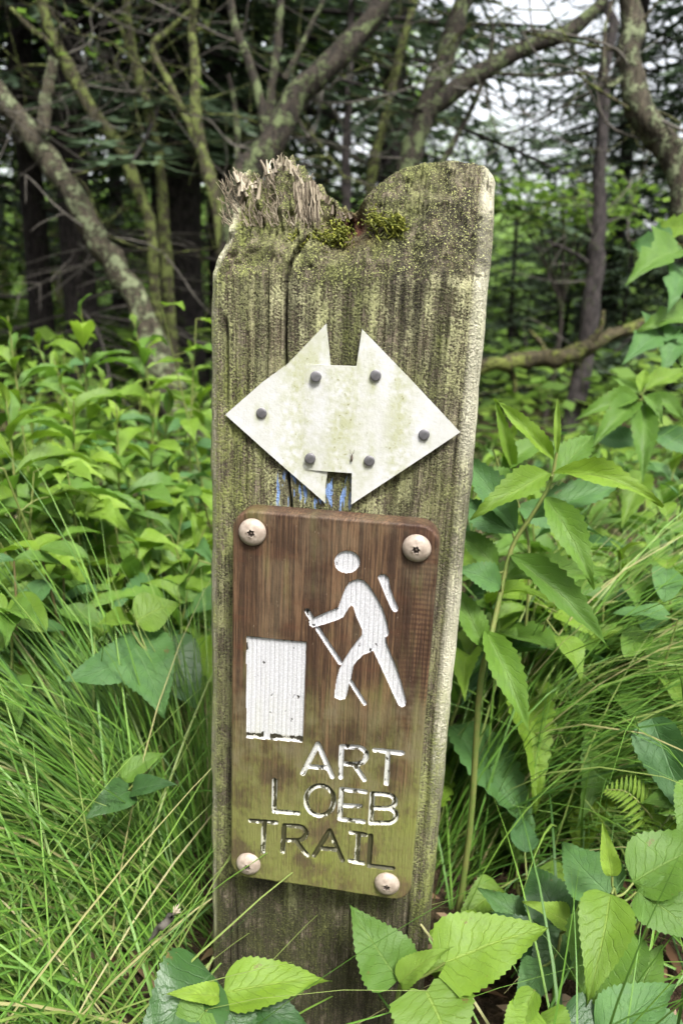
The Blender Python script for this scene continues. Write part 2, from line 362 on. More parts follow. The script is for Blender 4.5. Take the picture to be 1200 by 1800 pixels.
def build_post():
    xs = np.concatenate([np.linspace(-HX, -HX + PR, 9)[:-1], np.linspace(-HX + PR, HX - PR, 300), np.linspace(HX - PR, HX, 10)[1:]])
    ys = np.concatenate([np.linspace(0, PR, 9)[:-1], np.linspace(PR, .03, 10)[:-1], np.linspace(.03, PD - PR, 12), np.linspace(PD - PR, PD, 6)[1:]])
    nx, ny = len(xs), len(ys); nz = 520; zb = -.25
    loop = [(i, 0) for i in range(nx)] + [(nx - 1, j) for j in range(1, ny)] + [(i, ny - 1) for i in range(nx - 2, -1, -1)] + [(0, j) for j in range(ny - 2, 0, -1)]
    L = np.array(loop); nl = len(L)
    GX, GY = np.meshgrid(xs, ys, indexing='ij')
    gx, gy = rr(GX, GY - PD / 2, HX, PD / 2, PR); gy = gy + PD / 2
    H = Htop(gx, gy)
    bx = gx[L[:, 0], L[:, 1]]; by = gy[L[:, 0], L[:, 1]]; bh = H[L[:, 0], L[:, 1]]
    t = np.concatenate([np.linspace(0, .35, 60)[:-1], np.linspace(.35, 1, nz - 59)])
    Z = zb + t[:, None] * (bh[None, :] - zb); X = np.tile(bx, (nz, 1)); Y = np.tile(by, (nz, 1))
    cZ = H.copy(); cX = gx.copy(); cY = gy.copy()
    inner = np.zeros((nx, ny), bool); inner[1:-1, 1:-1] = True
    VX = np.concatenate([X.ravel(), cX[inner]]); VY = np.concatenate([Y.ravel(), cY[inner]]); VZ = np.concatenate([Z.ravel(), cZ[inner]])
    wf = np.clip(1 - VY / .02, 0, 1); ws = np.clip((np.abs(VX) - (HX - .02)) / .02, 0, 1) * (VY > .001)
    # fine relief on the front
    d = (vn(VX * 900, VZ * 14, 21) - .5) * .0011 + (fbm(VX * 220, VZ * 6, 22) - .5) * .0022 + (fbm(VX * 45, VZ * 4, 24) - .5) * .003
    low = sst(.13, .05, VZ)
    d += (vn(VX * 500, VZ * 120, 25) - .5) * .0016 * (low + .35 * sst(.5, .45, VZ))
    xc = np.interp(VZ, crack[:, 2], crack[:, 0]); wd = .0005 + .0004 * vn(VZ * 60, VZ * 0, 4)
    inz = (VZ > .20) & (VZ < crack[-1, 2])
    d += .009 * np.exp(-((VX - xc) / wd) ** 2) * inz
    for k in range(16):
        cx = RNG.uniform(-.062, .06); z0 = RNG.uniform(.0, .5); z1 = z0 + RNG.uniform(.04, .2); 
        x0 = cx + (vn(VZ * 9, VZ * 0 + k, 31) - .5) * .004
        d += RNG.uniform(.0012, .0035) * np.exp(-((VX - x0) / .0006) ** 2) * sst(z0, z0 + .02, VZ) * sst(z1, z1 - .02, VZ)
    # long hollow groove near the left arris
    gz = sst(at_y(405, 730, 0)[2], at_y(405, 690, 0)[2], VZ) * sst(at_y(400, 545, 0)[2], at_y(400, 580, 0)[2], VZ)
    gxc = at_y(402, 640, 0)[0] + (vn(VZ * 30, VZ * 0, 33) - .5) * .003
    d += .0045 * np.exp(-((VX - gxc) / .0016) ** 2) * gz
    # worn sloping top
    zl = ZL + (fbm(VX * 60, VX * 0 + 3, 40) - .5) * .008
    tt = np.clip((VZ - zl) / .055, 0, 1.4)
    rec = .030 * (tt * .75 + .25 * tt ** 2) * (VZ > zl)
    hollow = np.exp(-((VX + .004) / .011) ** 2 - ((VZ - .607) / .011) ** 2)
    rec = rec + .022 * hollow
    rec += np.where(VZ > zl, ((fbm(VX * 150, VZ * 150, 41) - .5) * .008 + (vn(VX * 500, VZ * 500, 42) - .5) * .0014) * sst(0, .15, tt), 0)
    lft = sst(.004, -.006, VX) * sst(ZL + .012, ZL + .03, VZ)
    rec += lft * ((vn(VX * 420 + VZ * 110, VZ * 45, 45) - .5) * .010 + (fbm(VX * 90, VZ * 60, 46) - .5) * .014)
    # end-grain ridges at the right crown
    rec += .0007 * np.sin(VX * 2500 + 3 * vn(VX * 80, VZ * 40, 44)) * sst(.605, .618, VZ) * sst(.0, .015, VX)
    VY2 = VY + d * wf + rec * np.clip(1 - VY / PD, 0, 1)
    # the left arris is worn back near the top, the crown corner at the right is rounded
    ins = .0085 * sst(ZL - .002, .604, VZ) * np.clip((-VX - .03) / .04, 0, 1)
    VX2 = VX - .003 * sst(.0, .07, -VX) + ins + (fbm(VZ * 40, VY * 40, 51) - .5) * .0025 * ws * np.sign(VX)
    V = np.stack([VX2, VY2, VZ], -1)
    # faces
    i, j = np.meshgrid(np.arange(nz - 1), np.arange(nl), indexing='ij')
    F1 = np.stack([i * nl + j, i * nl + (j + 1) % nl, (i + 1) * nl + (j + 1) % nl, (i + 1) * nl + j], -1).reshape(-1, 4)
    idx = np.zeros((nx, ny), int); idx[inner] = nz * nl + np.arange(inner.sum())
    for q, (a, b) in enumerate(loop): idx[a, b] = (nz - 1) * nl + q
    F2 = np.stack([idx[:-1, :-1], idx[1:, :-1], idx[1:, 1:], idx[:-1, 1:]], -1).reshape(-1, 4)
    # wear and growth masks, with edge light painted into pale
    x, z = VX, VZ; n1 = fbm(x * 55, z * 14, 60); n2 = fbm(x * 90, z * 90, 61); n3 = fbm(x * 120, z * 9, 62)
    top = sst(ZL - .004, ZL + .003, z + (n1 - .5) * .016 - .006 * np.clip(x / .05, 0, 1))
    lich = (.25 + .75 * sst(.40, .58, n1)) * (1 - .55 * top)
    lich = lich * (1 - .35 * sst(.16, .08, z)) + .35 * sst(.54, .575, z) * (1 - top)
    dark = sst(.48, .66, n3) * .8 * (1 - top) * sst(-.01, .02, x) * sst(.43, .48, z)
    dark += top * (.42 + sst(.42, .58, n2) * .55 + .8 * 1.1 * np.exp(-((x - .043) / .026) ** 2 - ((z - .595) / .017) ** 2))
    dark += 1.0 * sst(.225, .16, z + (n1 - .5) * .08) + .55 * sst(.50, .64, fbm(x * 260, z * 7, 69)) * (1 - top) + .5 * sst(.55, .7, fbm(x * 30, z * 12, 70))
    dark += .5 * np.exp(-((x - gxc) / .0022) ** 2) * gz + .15 * np.exp(-((x - xc) / .002) ** 2) * inz  # darker along the left groove and the crack
    crumb = top * (.35 + .65 * sst(.4, .6, n2)) + .25
    pale = np.clip((x - (HX - .0092)) / .003, 0, 1) * (VY < .02) * (.25 + .75 * sst(.42, .5, z) * sst(.2, .7, vn(z * 30, z * 0, 66)) + .75 * sst(.27, .31, z) * sst(.44, .38, z)) * sst(.20, .29, z)  # right chamfer: pale wood, with light falling on it put into the colour
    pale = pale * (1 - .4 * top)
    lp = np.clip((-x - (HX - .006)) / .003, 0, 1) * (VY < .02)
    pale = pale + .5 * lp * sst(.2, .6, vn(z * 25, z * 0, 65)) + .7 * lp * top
    green = .8 * lp * (1 - top) + .75 * sst(.36, .16, z) * sst(.25, .55, n1) + np.clip((x - (HX - .016)) / .005, 0, 1) * 1.0 * sst(.40, .22, z) * (VY < .03) + .45 * sst(-.03, -.06, x) + .5 * sst(.38, .6, fbm(x * 35, z * 18, 68))
    green += .5 * np.exp(-((x + .06) / .006) ** 2) * sst(.40, .46, z) * sst(.53, .48, z)
    rot = np.exp(-((x + .002) / .012) ** 2 - ((z - .605) / .010) ** 2) * 1.3
    blue = sst(.448, .456, z) * sst(.474, .468, z) * sst(-.040, -.034, x) * sst(.010, .004, x)
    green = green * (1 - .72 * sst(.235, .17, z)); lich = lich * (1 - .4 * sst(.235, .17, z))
    at = {k: np.clip(v, 0, 1) for k, v in dict(lichen=lich, dark=dark, crumb=crumb, pale=pale, green=green, rot=rot, blue=blue).items()}
    root = thing('wooden_post', 'weathered square timber post with broken frayed top, lichen and moss', 'post', (0, 0, 0))
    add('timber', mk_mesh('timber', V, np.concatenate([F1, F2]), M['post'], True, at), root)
    return root
POST = build_post()
def frayed():
    b = Bag()
    def strand(p, d, L, r, tint, curl):
        n = 5; s = np.linspace(0, 1, n)[:, None]
        side = np.array([RNG.normal(), RNG.normal() * .6, RNG.normal() * .3]); side /= np.linalg.norm(side)
        P = p + d * L * s + side * curl * L * s ** 2
        V, F = tube(P, r * np.linspace(1, .45, n), 4); b.put(V, F, tint)
    for k in range(520):
        chunk = k < 220; u = RNG.uniform(386, 562) if k % 5 else RNG.uniform(545, 625)
        x = at_y(u, 300, .03)[0]; zt = np.interp(x, PX, PZ); y = RNG.uniform(.014, .07); f = (u - 384) / 180
        d = np.array([RNG.normal(-.26 + .24 * f, .06) + (float(vn(x * 170, y * 60, 3)) - .5) * 1.1, RNG.normal(-.10, .12) + (float(vn(x * 170, y * 60, 8)) - .5) * .8, 1.0]); d /= np.linalg.norm(d)
        L = RNG.uniform(.005, .009) if chunk else RNG.uniform(.003, .006)
        L *= .45 + 1.1 * float(vn(x * 260, y * 90, 12))
        if k % 5 == 0: L *= .6
        strand(np.array([max(x, -.064), y, zt - L * RNG.uniform(.72, 1.25)]), d, L, RNG.uniform(.0008, .0016) if chunk else RNG.uniform(.0003, .0007), (RNG.uniform(.25, .95) if k % 5 else RNG.uniform(0, .45)), RNG.normal(0, .16 if chunk else .4))
    for k in range(220):     # loose fibres hanging at the broken face
        u = RNG.uniform(515, 560); v = RNG.uniform(318, 372); p = at_y(u, v, .017 + RNG.uniform(-.003, .004))
        strand(p, np.array([RNG.normal(.05, .08), -.12, -1.0]), RNG.uniform(.006, .016), RNG.uniform(.0003, .0008), RNG.uniform(.0, .75), RNG.normal(0, .15))
    for k in range(420):     # ragged fibres lying on the left shoulder
        u = RNG.uniform(392, 520); v = RNG.uniform(325, 400); p = at_y(u, v, .020 + (360 - v) * .00022)
        strand(p, np.array([RNG.normal(-.2, .25), -.35, RNG.normal(.8, .3)]), RNG.uniform(.003, .007), RNG.uniform(.0002, .0005), RNG.uniform(.25, .9), RNG.normal(0, .4))
    add('frayed_fibre', b.mesh('frayed_fibre', M['fibre'], True, 'tint'), POST, 'pale splintered wood fibres on the broken top', kind='stuff')
    for cx, cy, n, sp, L in ((692, 402, 230, .0048, .0060), (597, 412, 380, .0052, .0024), (518, 428, 260, .0050, .0022), (566, 424, 240, .0060, .0020), (655, 388, 160, .0045, .0024)):
        m = Bag(); c = at_y(cx, cy, .010)
        for k in range(n):
            p = c + np.array([RNG.normal(0, sp * .6), RNG.normal(.002, .002), RNG.normal(0, sp * .6)])
            d = np.array([RNG.normal(0, .6), -abs(RNG.normal(.5, .4)), RNG.normal(.5, .6)]); d /= np.linalg.norm(d)
            V, F = tube(p + d * L * RNG.uniform(.4, 1) * np.linspace(0, 1, 4)[:, None] + np.array([0, 0, -.3]) * L * (np.linspace(0, 1, 4)[:, None] ** 2) * .4, np.array([.0004, .0005, .0004, .0002]), 4)
            m.put(V, F, RNG.uniform(0, 1))
        add('moss', m.mesh('moss', M['moss'], True, 'tint'), POST, 'small yellow green moss tuft')
frayed()

# ------------------------------------------------------------------ the wooden sign
SX0, SZ1, SW, SH, ST, SR = -.057, .4518, .116, .2451, .0165, .0115     # left, top, width, height, thickness, corner radius
SYF = -.0165
def spx(u, v):
    p = at_y(u, v, SYF); return p[0] - SX0 - SW / 2, p[2] - (SZ1 - SH / 2)
def c1(pts): return np.array([spx(400 + a / 3.636, 950 + b / 3.636) for a, b in pts])
def c2(pts): return np.array([spx(400 + a / 3.333, 1290 + b / 3.333) for a, b in pts])
def sd_poly(P, X, Z):
    d = np.full(X.shape, 1e9); ins = np.zeros(X.shape, bool); n = len(P)
    for i in range(n):
        a = P[i]; b = P[(i + 1) % n]; e = b - a; wx = X - a[0]; wz = Z - a[1]
        t = np.clip((wx * e[0] + wz * e[1]) / (e @ e), 0, 1); d = np.minimum(d, np.hypot(wx - e[0] * t, wz - e[1] * t))
        c = ((a[1] > Z) != (b[1] > Z)) & (X < (b[0] - a[0]) * (Z - a[1]) / (b[1] - a[1] + 1e-15) + a[0]); ins ^= c
    return np.where(ins, -d, d)
def sd_line(P, r, X, Z):
    d = np.full(X.shape, 1e9)
    for i in range(len(P) - 1):
        a = P[i]; e = P[i + 1] - a; wx = X - a[0]; wz = Z - a[1]
        t = np.clip((wx * e[0] + wz * e[1]) / (e @ e), 0, 1); d = np.minimum(d, np.hypot(wx - e[0] * t, wz - e[1] * t))
    return d - r
body = [(800, 258), (830, 248), (870, 258), (910, 300), (950, 365), (990, 440), (1015, 520), (1030, 590), (1022, 612), (1008, 622), (1012, 650), (1030, 700), (1060, 770), (1090, 850), (1115, 930), (1140, 1030),
        (1135, 1058), (1110, 1068), (1090, 1050), (1065, 1000), (1020, 900), (970, 790), (930, 705), (910, 715), (870, 730), (830, 765), (805, 800), (795, 850), (788, 890), (775, 925), (762, 985), (750, 1015),
        (715, 1020), (680, 1005), (685, 960), (695, 890), (715, 820), (745, 760), (790, 690), (830, 640), (858, 605), (858, 570), (840, 530), (820, 480), (800, 420), (790, 415), (770, 435), (740, 490), (700, 508),
        (620, 535), (545, 555), (522, 542), (520, 515), (560, 490), (640, 455), (705, 430), (720, 390), (750, 310), (775, 270)]
pack = [(958, 235), (975, 220), (1005, 218), (1028, 245), (1036, 300), (1060, 365), (1090, 435), (1082, 456), (1062, 457), (1045, 437), (1010, 360), (980, 290)]
rect = [(120, 612), (505, 650), (480, 1292), (120, 1262)]
ang = np.linspace(0, 2 * np.pi, 40, endpoint=False)
def arc(cx, cy, rx, ry, a0, a1, n=14): return [(cx + rx * math.cos(math.radians(a)), cy + ry * math.sin(math.radians(a))) for a in np.linspace(a0, a1, n)]
LR = .00160
letters = [   # (word, wear, strokes)
    ('A', .48, [[(440, 232), (530, 58), (612, 252)], [(478, 192), (588, 200)]]),
    ('R', .54, [[(662, 255), (668, 75), (740, 78)] + arc(752, 128, 60, 50, -80, 90) + [(680, 176)], [(742, 182), (800, 268)]]),
    ('T', .52, [[(862, 95), (1020, 113)], [(940, 105), (928, 292)]]),
    ('L', .60, [[(276, 272), (272, 452), (412, 466)]]),
    ('O', .66, [[(540 + 82 * math.cos(a), 392 + 88 * math.sin(a)) for a in np.linspace(0, 2 * np.pi, 30)]]),
    ('E', .54, [[(805, 340), (668, 325), (656, 500), (795, 515)], [(662, 420), (775, 425)]]),
    ('B', .60, [[(838, 522), (848, 350), (915, 354)] + arc(930, 397, 50, 40, -70, 90) + [(842, 434)], [(930, 437)] + arc(935, 480, 52, 42, -80, 95) + [(838, 522)]]),
    ('T', .72, [[(135, 508), (282, 520)], [(216, 515), (207, 692)]]),
    ('R', .82, [[(322, 692), (332, 537), (395, 540)] + arc(405, 583, 54, 42, -80, 90) + [(326, 622)], [(402, 630), (465, 712)]]),
    ('A', .95, [[(505, 716), (597, 568), (672, 742)], [(545, 672), (640, 680)]]),
    ('I', .70, [[(766, 588), (755, 748)], [(722, 578), (806, 592)], [(718, 744), (790, 758)]]),
    ('L', .95, [[(838, 598), (826, 772), (966, 788)]]),
]
def build_sign():
    hx, hz = SW / 2, SH / 2; e = .004
    xs = np.concatenate([np.linspace(-hx, -hx + e, 12)[:-1], np.linspace(-hx + e, hx - e, 330), np.linspace(hx - e, hx, 12)[1:]])
    zs = np.concatenate([np.linspace(-hz, -hz + e, 12)[:-1], np.linspace(-hz + e, hz - e, 680), np.linspace(hz - e, hz, 12)[1:]])
    nx, nz = len(xs), len(zs)
    GX, GZ = np.meshgrid(xs, zs, indexing='ij'); X, Z = rr(GX, GZ, hx, hz, SR)
    # distance to the rounded outline
    qx = np.abs(X) - (hx - SR); qz = np.abs(Z) - (hz - SR)
    D = -(np.minimum(np.maximum(qx, qz), 0) + np.hypot(np.maximum(qx, 0), np.maximum(qz, 0)) - SR)
    er = .0017; dd = np.clip(D, 0, er); edge = er - np.sqrt(np.maximum(er ** 2 - (er - dd) ** 2, 0))
    Yd = edge + (fbm(X * 260, Z * 7, 70) - .5) * .0005 + (fbm(X * 30, Z * 9, 71) - .5) * .0008
    shapes = []
    head = c1([(763 + 81 * math.cos(a), 138 + 71 * math.sin(a)) for a in ang])
    sb = np.minimum.reduce([sd_poly(c1(body), X, Z), sd_line(c1([(507, 452), (546, 516)]), .0016, X, Z), sd_line(c1([(575, 565), (718, 782)]), .00140, X, Z),
                            sd_line(c1([(785, 905), (874, 1043)]), .00125, X, Z)])
    hk = np.minimum.reduce([sb, sd_poly(head, X, Z), sd_poly(c1(pack), X, Z)])
    shapes.append(('hiker_figure', hk, .43, .0013, 'white routed figure of a bent hiker with staff and pack'))
    shapes.append(('blaze_panel', sd_poly(c1(rect), X, Z), .43, .0013, 'white ridged rectangular trail blaze'))
    for ch, wr, st in letters:
        s = np.minimum.reduce([sd_line(c2(q), LR, X, Z) for q in st]); shapes.append(('letter', s, wr, .0019, 'routed letter ' + ch + (' with most paint gone' if wr > .7 else ' with chipped white paint')))
    zz = (Z + hz) / SH
    wear = np.zeros_like(X); ridge = np.zeros_like(X)
    fcx = .25 * (X[:-1, :-1] + X[1:, :-1] + X[1:, 1:] + X[:-1, 1:])
    owner = -np.ones(fcx.shape, int)
    for k, (nm, sdv, wr, dep, lb) in enumerate(shapes):
        prof = sst(.00015, -.0005, sdv)
        if nm == 'letter': Yd = Yd + dep * sst(.0001, -.0009, sdv)
        else:
            per = .0027; ph = X + .04 * 0 + (vn(Z * 60, Z * 0 + k, 75) - .5) * .0006; rg = np.abs((ph / per) % 1 - .5) * 2   # 1 on the groove line
            g = sst(.72, 1.0, rg); Yd = Yd + dep * prof + .00045 * g * prof; ridge = np.where(sdv < 0, g, ridge)
        wv = wr + 0 * X
        if nm == 'blaze_panel':   # paint lost along the lower edge, nicks at the right edge
            lo = np.interp(X, [c1(rect)[3][0], c1(rect)[2][0]], [c1(rect)[3][1], c1(rect)[2][1]])
            wv = wv + .45 * np.exp(-((Z - lo - .0022) / .0016) ** 2) * (vn(X * 300, X * 0, 5) > .3) + .2 * sst(-.0016, -.0004, sdv) * (vn(Z * 90, Z * 0, 9) > .62)
        if nm == 'hiker_figure': wv = wv + .30 * sst(c1([(0, 930)])[0][1], c1([(0, 1010)])[0][1], Z) + .16 * sst(c1([(600, 0)])[0][0], c1([(560, 0)])[0][0], X)
        if nm == 'letter': wv = wv + .10 * (fbm(X * 180, Z * 180, 81) - .5) + (.22 * sst(-.0004, -.0013, sdv) - .06 if wr > .55 else .04 * sst(-.0012, 0, sdv))
        wear = np.where(sdv < .0003, wv, wear)
        fs = .25 * (sdv[:-1, :-1] + sdv[1:, :-1] + sdv[1:, 1:] + sdv[:-1, 1:]); owner[fs < 0] = k
    Yv = SYF + Yd
    # sides
    V = np.stack([X, Yv, Z], -1).reshape(-1, 3)
    idx = np.arange(nx * nz).reshape(nx, nz)
    loop = np.concatenate([idx[:, 0], idx[-1, 1:], idx[-2::-1, -1], idx[0, -2:0:-1]])
    base = V[loop].copy(); rows = [loop]; extra = []; n0 = len(V)
    for q, yy in enumerate([SYF + .006, SYF + .010, -.0015]):
        r = base.copy(); r[:, 1] = yy + 0 * r[:, 1]; extra.append(r); rows.append(n0 + q * len(loop) + np.arange(len(loop)))
    V = np.concatenate([V] + extra)
    Fs = [np.stack([rows[q], np.roll(rows[q], -1), np.roll(rows[q + 1], -1), rows[q + 1]], -1)[:, ::-1] for q in range(3)]
    FF = np.stack([idx[:-1, :-1], idx[1:, :-1], idx[1:, 1:], idx[:-1, 1:]], -1)
    x, z = V[:, 0], V[:, 2]; z01 = (z + hz) / SH; nn = .55 * fbm(x * 40 + 20, z * 28 + 20, 90) + .45 * fbm(x * 190 + 20, z * 11 + 20, 93)
    green = np.clip(sst(.62, .10, z01 + (nn - .5) * .8) * .95 + .25 * sst(.5, .7, nn) + .4 * sst(.05, .02, np.abs(x - .030)) * sst(.3, .1, z01) + .9 * sst(.006, .0, hx - x) * sst(.65, .3, z01), 0, 1)
    rip = sst(.1, .9, np.sin(z * 2100 + 2.5 * np.sin(x * 90)) * .5 + .5 + (vn(x * 200, z * 500, 6) - .5) * .6) * sst(.034, .05, x) * sst(.42, .55, z01) * sst(.98, .9, z01) * .8
    topg = sst(.0, .0015, z - (hz - .0035)) * (np.sin((np.hypot(x - .045, V[:, 1] * 2.2 + .06)) * 4200) * .5 + .5) * .8
    rip = np.clip(rip + topg + .5 * np.exp(-((x + .012) / .01) ** 2) * sst(.62, .7, z01) * sst(.9, .8, z01) * vn(x * 60, z * 300, 7), 0, 1)
    grey = np.clip(sst(.62, .40, z01) * sst(.2, .4, z01) * 1.1 + .35 * sst(.8, .4, vn(x * 60, z * 20, 92)), 0, 1) * .8
    for (u_, v_) in [(444, 935), (732, 963), (437, 1517), (680, 1552)]:      # grime round the screws, a run below
        q_ = spx(u_, v_); rad = np.hypot(x - q_[0], z - q_[1])
        rip = np.clip(rip + .75 * sst(.0098, .0080, rad) + .45 * np.exp(-((x - q_[0] - .001) / .003) ** 2) * sst(.0, -.008, z - q_[1]) * sst(-.032, -.012, z - q_[1]) * vn(x * 900, z * 90, 3), 0, 1)
    wear = np.concatenate([wear.ravel(), np.zeros(len(V) - nx * nz)]); ridge = np.concatenate([ridge.ravel(), np.zeros(len(V) - nx * nz)])
    root = thing('trail_sign', 'brown routed wooden trail sign with hiker figure screwed to post', 'sign', (SX0 + SW / 2, 0, SZ1 - SH / 2))
    def sub(F):
        u, inv = np.unique(F.ravel(), return_inverse=True); return V[u], inv.reshape(-1, 4), {k: a[u] for k, a in dict(green=green, ripple=rip, greyed=grey, wear=wear, ridge=ridge).items()}
    v, f, a = sub(np.concatenate([FF[owner < 0].reshape(-1, 4)] + Fs)); add('board', mk_mesh('board', v, f, M['sign'], True, a), root)
    for k, (nm, sdv, wr, dep, lb) in enumerate(shapes):
        v, f, a = sub(FF[owner == k].reshape(-1, 4)); add(nm, mk_mesh(nm, v, f, M['paint'], True, a), root, lb)
    # screws
    ro, na = .0079, 60; th = np.linspace(0, 2 * np.pi, na, endpoint=False)
    def lobe(r0): return r0 * (1 + .16 * np.cos(6 * th))
    rings = [(ro * .97, .0), (ro, -.0007), (ro * .985, -.0013), (ro * .93, -.0021), (ro * .82, -.0030), (ro * .66, -.0037), (ro * .5, -.0042)]
    P = [np.stack([r * np.cos(th), np.full(na, y), r * np.sin(th)], -1) for r, y in rings]
    for f_, y in ((1.06, -.00450), (1.0, -.0046), (.95, -.0044)):
        q = lobe(.00205 * f_); P.append(np.stack([q * np.cos(th), np.full(na, y), q * np.sin(th)], -1))
    nr = len(P); Fh = np.concatenate([np.stack([k * na + np.arange(na), k * na + (np.arange(na) + 1) % na, (k + 1) * na + (np.arange(na) + 1) % na, (k + 1) * na + np.arange(na)], -1) for k in range(nr - 1)])
    hm = mk_mesh('screw_head', np.concatenate(P), Fh[:, ::-1], M['screw'])
    q = lobe(.00205 * .95); Q = [np.stack([q * np.cos(th), np.full(na, -.0044), q * np.sin(th)], -1), np.stack([q * .93 * np.cos(th), np.full(na, -.0027), q * .93 * np.sin(th)], -1),
         np.stack([.0008 * np.cos(th), np.full(na, -.0026), .0008 * np.sin(th)], -1), np.stack([.0007 * np.cos(th), np.full(na, -.0038), .0007 * np.sin(th)], -1), np.stack([.00003 * np.cos(th), np.full(na, -.0039), .00003 * np.sin(th)], -1)]
    Fq = np.concatenate([np.stack([k * na + np.arange(na), k * na + (np.arange(na) + 1) % na, (k + 1) * na + (np.arange(na) + 1) % na, (k + 1) * na + np.arange(na)], -1) for k in range(len(Q) - 1)])
    qm = mk_mesh('screw_socket', np.concatenate(Q), Fq[:, ::-1], M['socket'])
    for (u, v), rot in zip([(444, 935), (732, 963), (437, 1517), (680, 1552)], (.3, .9, .1, .6)):
        p = spx(u, v); o = add('screw', hm, root, loc=(p[0], SYF + .0002, p[1])); o.rotation_euler = (RNG.normal(0, .03), rot, RNG.normal(0, .03)); add('socket', qm, o)
build_sign()

# ------------------------------------------------------------------ the white double-arrow marker
def build_marker():
    root = thing('trail_marker', 'white double arrow diamond plate nailed across the post', 'marker', (0, 0, .5))
    def plate(poly, yf, th, name, lab):
        P = np.array([at_y(u, v, yf) for u, v in poly])[:, [0, 2]]
        x0, x1 = P[:, 0].min(), P[:, 0].max(); z0, z1 = P[:, 1].min(), P[:, 1].max()
        # dense outline
        O = []
        for i in range(len(P)):
            a, b = P[i], P[(i + 1) % len(P)]; n = max(2, int(np.linalg.norm(b - a) / .0012)); O += [a + (b - a) * t for t in np.linspace(0, 1, n, endpoint=False)]
        O = np.array(O); c = O.mean(0)
        import bmesh
        bm = bmesh.new(); vs = [bm.verts.new((p[0], yf, p[1])) for p in O]; f = bm.faces.new(vs)
        bmesh.ops.triangulate(bm, faces=[f])
        for _ in range(2): bmesh.ops.subdivide_edges(bm, edges=[e for e in bm.edges if e.calc_length() > .004], cuts=1, use_grid_fill=False); bmesh.ops.triangulate(bm, faces=bm.faces[:])
        ext = bmesh.ops.extrude_face_region(bm, geom=bm.faces[:])
        for v in [g for g in ext['geom'] if isinstance(g, bmesh.types.BMVert)]: v.co.y += th
        bmesh.ops.recalc_face_normals(bm, faces=bm.faces[:])
        me = bpy.data.meshes.new(name); bm.to_mesh(me); bm.free()
        V = np.zeros(len(me.vertices) * 3); me.vertices.foreach_get('co', V); V = V.reshape(-1, 3)
        V[:, 1] += (fbm(V[:, 0] * 22, V[:, 2] * 22, 95) - .5) * .0008; V[:, 2] -= .5
        if yf < -.004: V[:, 1] += .0009 * sst(at_y(585, 730, yf)[0], at_y(536, 730, yf)[0], V[:, 0])
        me.vertices.foreach_set('co', V.ravel()); me.update()
        x = V[:, 0]; z = V[:, 2] + .5
        cen = at_y(603, 730, yf)[0]
        al = .9 * np.exp(-((x - cen) / .010) ** 2) + .75 * np.exp(-((x - cen + .0265) / .010) ** 2) + .8 * np.exp(-((x - cen - .031) / .0075) ** 2) + .12
        al = np.clip(al, 0, 1.1) * (.75 + .7 * fbm(x * 70, z * 70, 97))
        for (u_, v_) in [(555, 662), (660, 660), (460, 726), (745, 764), (545, 806), (649, 810)]:
            q_ = at_y(u_, v_, yf); al = al + .9 * np.exp(-((np.hypot(x - q_[0], z - q_[2] + .0008) - .0028) / .0016) ** 2)
        at = me.attributes.new('algae', 'FLOAT', 'POINT'); at.data.foreach_set('value', np.clip(al, 0, 1).astype(np.float32))
        me.materials.append(M['plate']); add(name, me, root, lab)
    plate([(396, 729), (462, 671), (505, 640), (573, 569), (580.5, 642), (684, 646), (690, 834), (572, 829), (571, 884), (500, 822)], -.0030, .0014, 'arrow_plate', 'white arrow plate pointing left')
    plate([(636, 579), (722, 668), (808, 760), (712, 824), (617, 887), (622, 832), (534, 826), (537, 640), (626, 644)], -.0042, .0010, 'arrow_plate', 'white arrow plate pointing right, lying over the other')
    r = .0030; na = 28; th = np.linspace(0, 2 * np.pi, na, endpoint=False)
    P = [np.stack([q * np.cos(th), np.full(na, y), q * np.sin(th)], -1) for q, y in ((r, .003), (r, -.0005), (r * .96, -.0009), (r * .8, -.00105), (r * .4, -.0011), (r * .01, -.0011))]
    F = np.concatenate([np.stack([k * na + np.arange(na), k * na + (np.arange(na) + 1) % na, (k + 1) * na + (np.arange(na) + 1) % na, (k + 1) * na + np.arange(na)], -1) for k in range(len(P) - 1)])
    nm = mk_mesh('nail_head', np.concatenate(P), F[:, ::-1], M['nail'])
    for u, v in [(555, 662), (660, 660), (460, 726), (745, 764), (545, 806), (649, 810)]:
        yf = -.0047 if u > 530 else -.0031
        p = at_y(u, v, yf); o = add('nail', nm, root, loc=(p[0], yf, p[2] - .5)); o.rotation_euler = (RNG.normal(0, .05), 0, RNG.normal(0, .05))
    # tiny insect sitting at the lower edge of the plate
    b = Bag(); p = at_y(618, 805, -.0050)
    V, F = tube(p + np.outer(np.linspace(-.5, .5, 6), (0, 0, .0042)), np.array([.0002, .0006, .0007, .0007, .0005, .0002]), 8); b.put(V, F)
    for sx in (-1, 1):
        V, F = tube(np.array([p + (0, 0, .0018), p + (sx * .0008, -.0003, .003), p + (sx * .0014, -.0002, .0048)]), .00012, 4); b.put(V, F)
    me = b.mesh('insect', M['socket']); V = np.zeros(len(me.vertices) * 3); me.vertices.foreach_get('co', V); V = V.reshape(-1, 3) - p; me.vertices.foreach_set('co', V.ravel())
    add('insect', me, None, 'tiny dark insect with two feelers on the white plate', 'insect', loc=p)
build_marker()

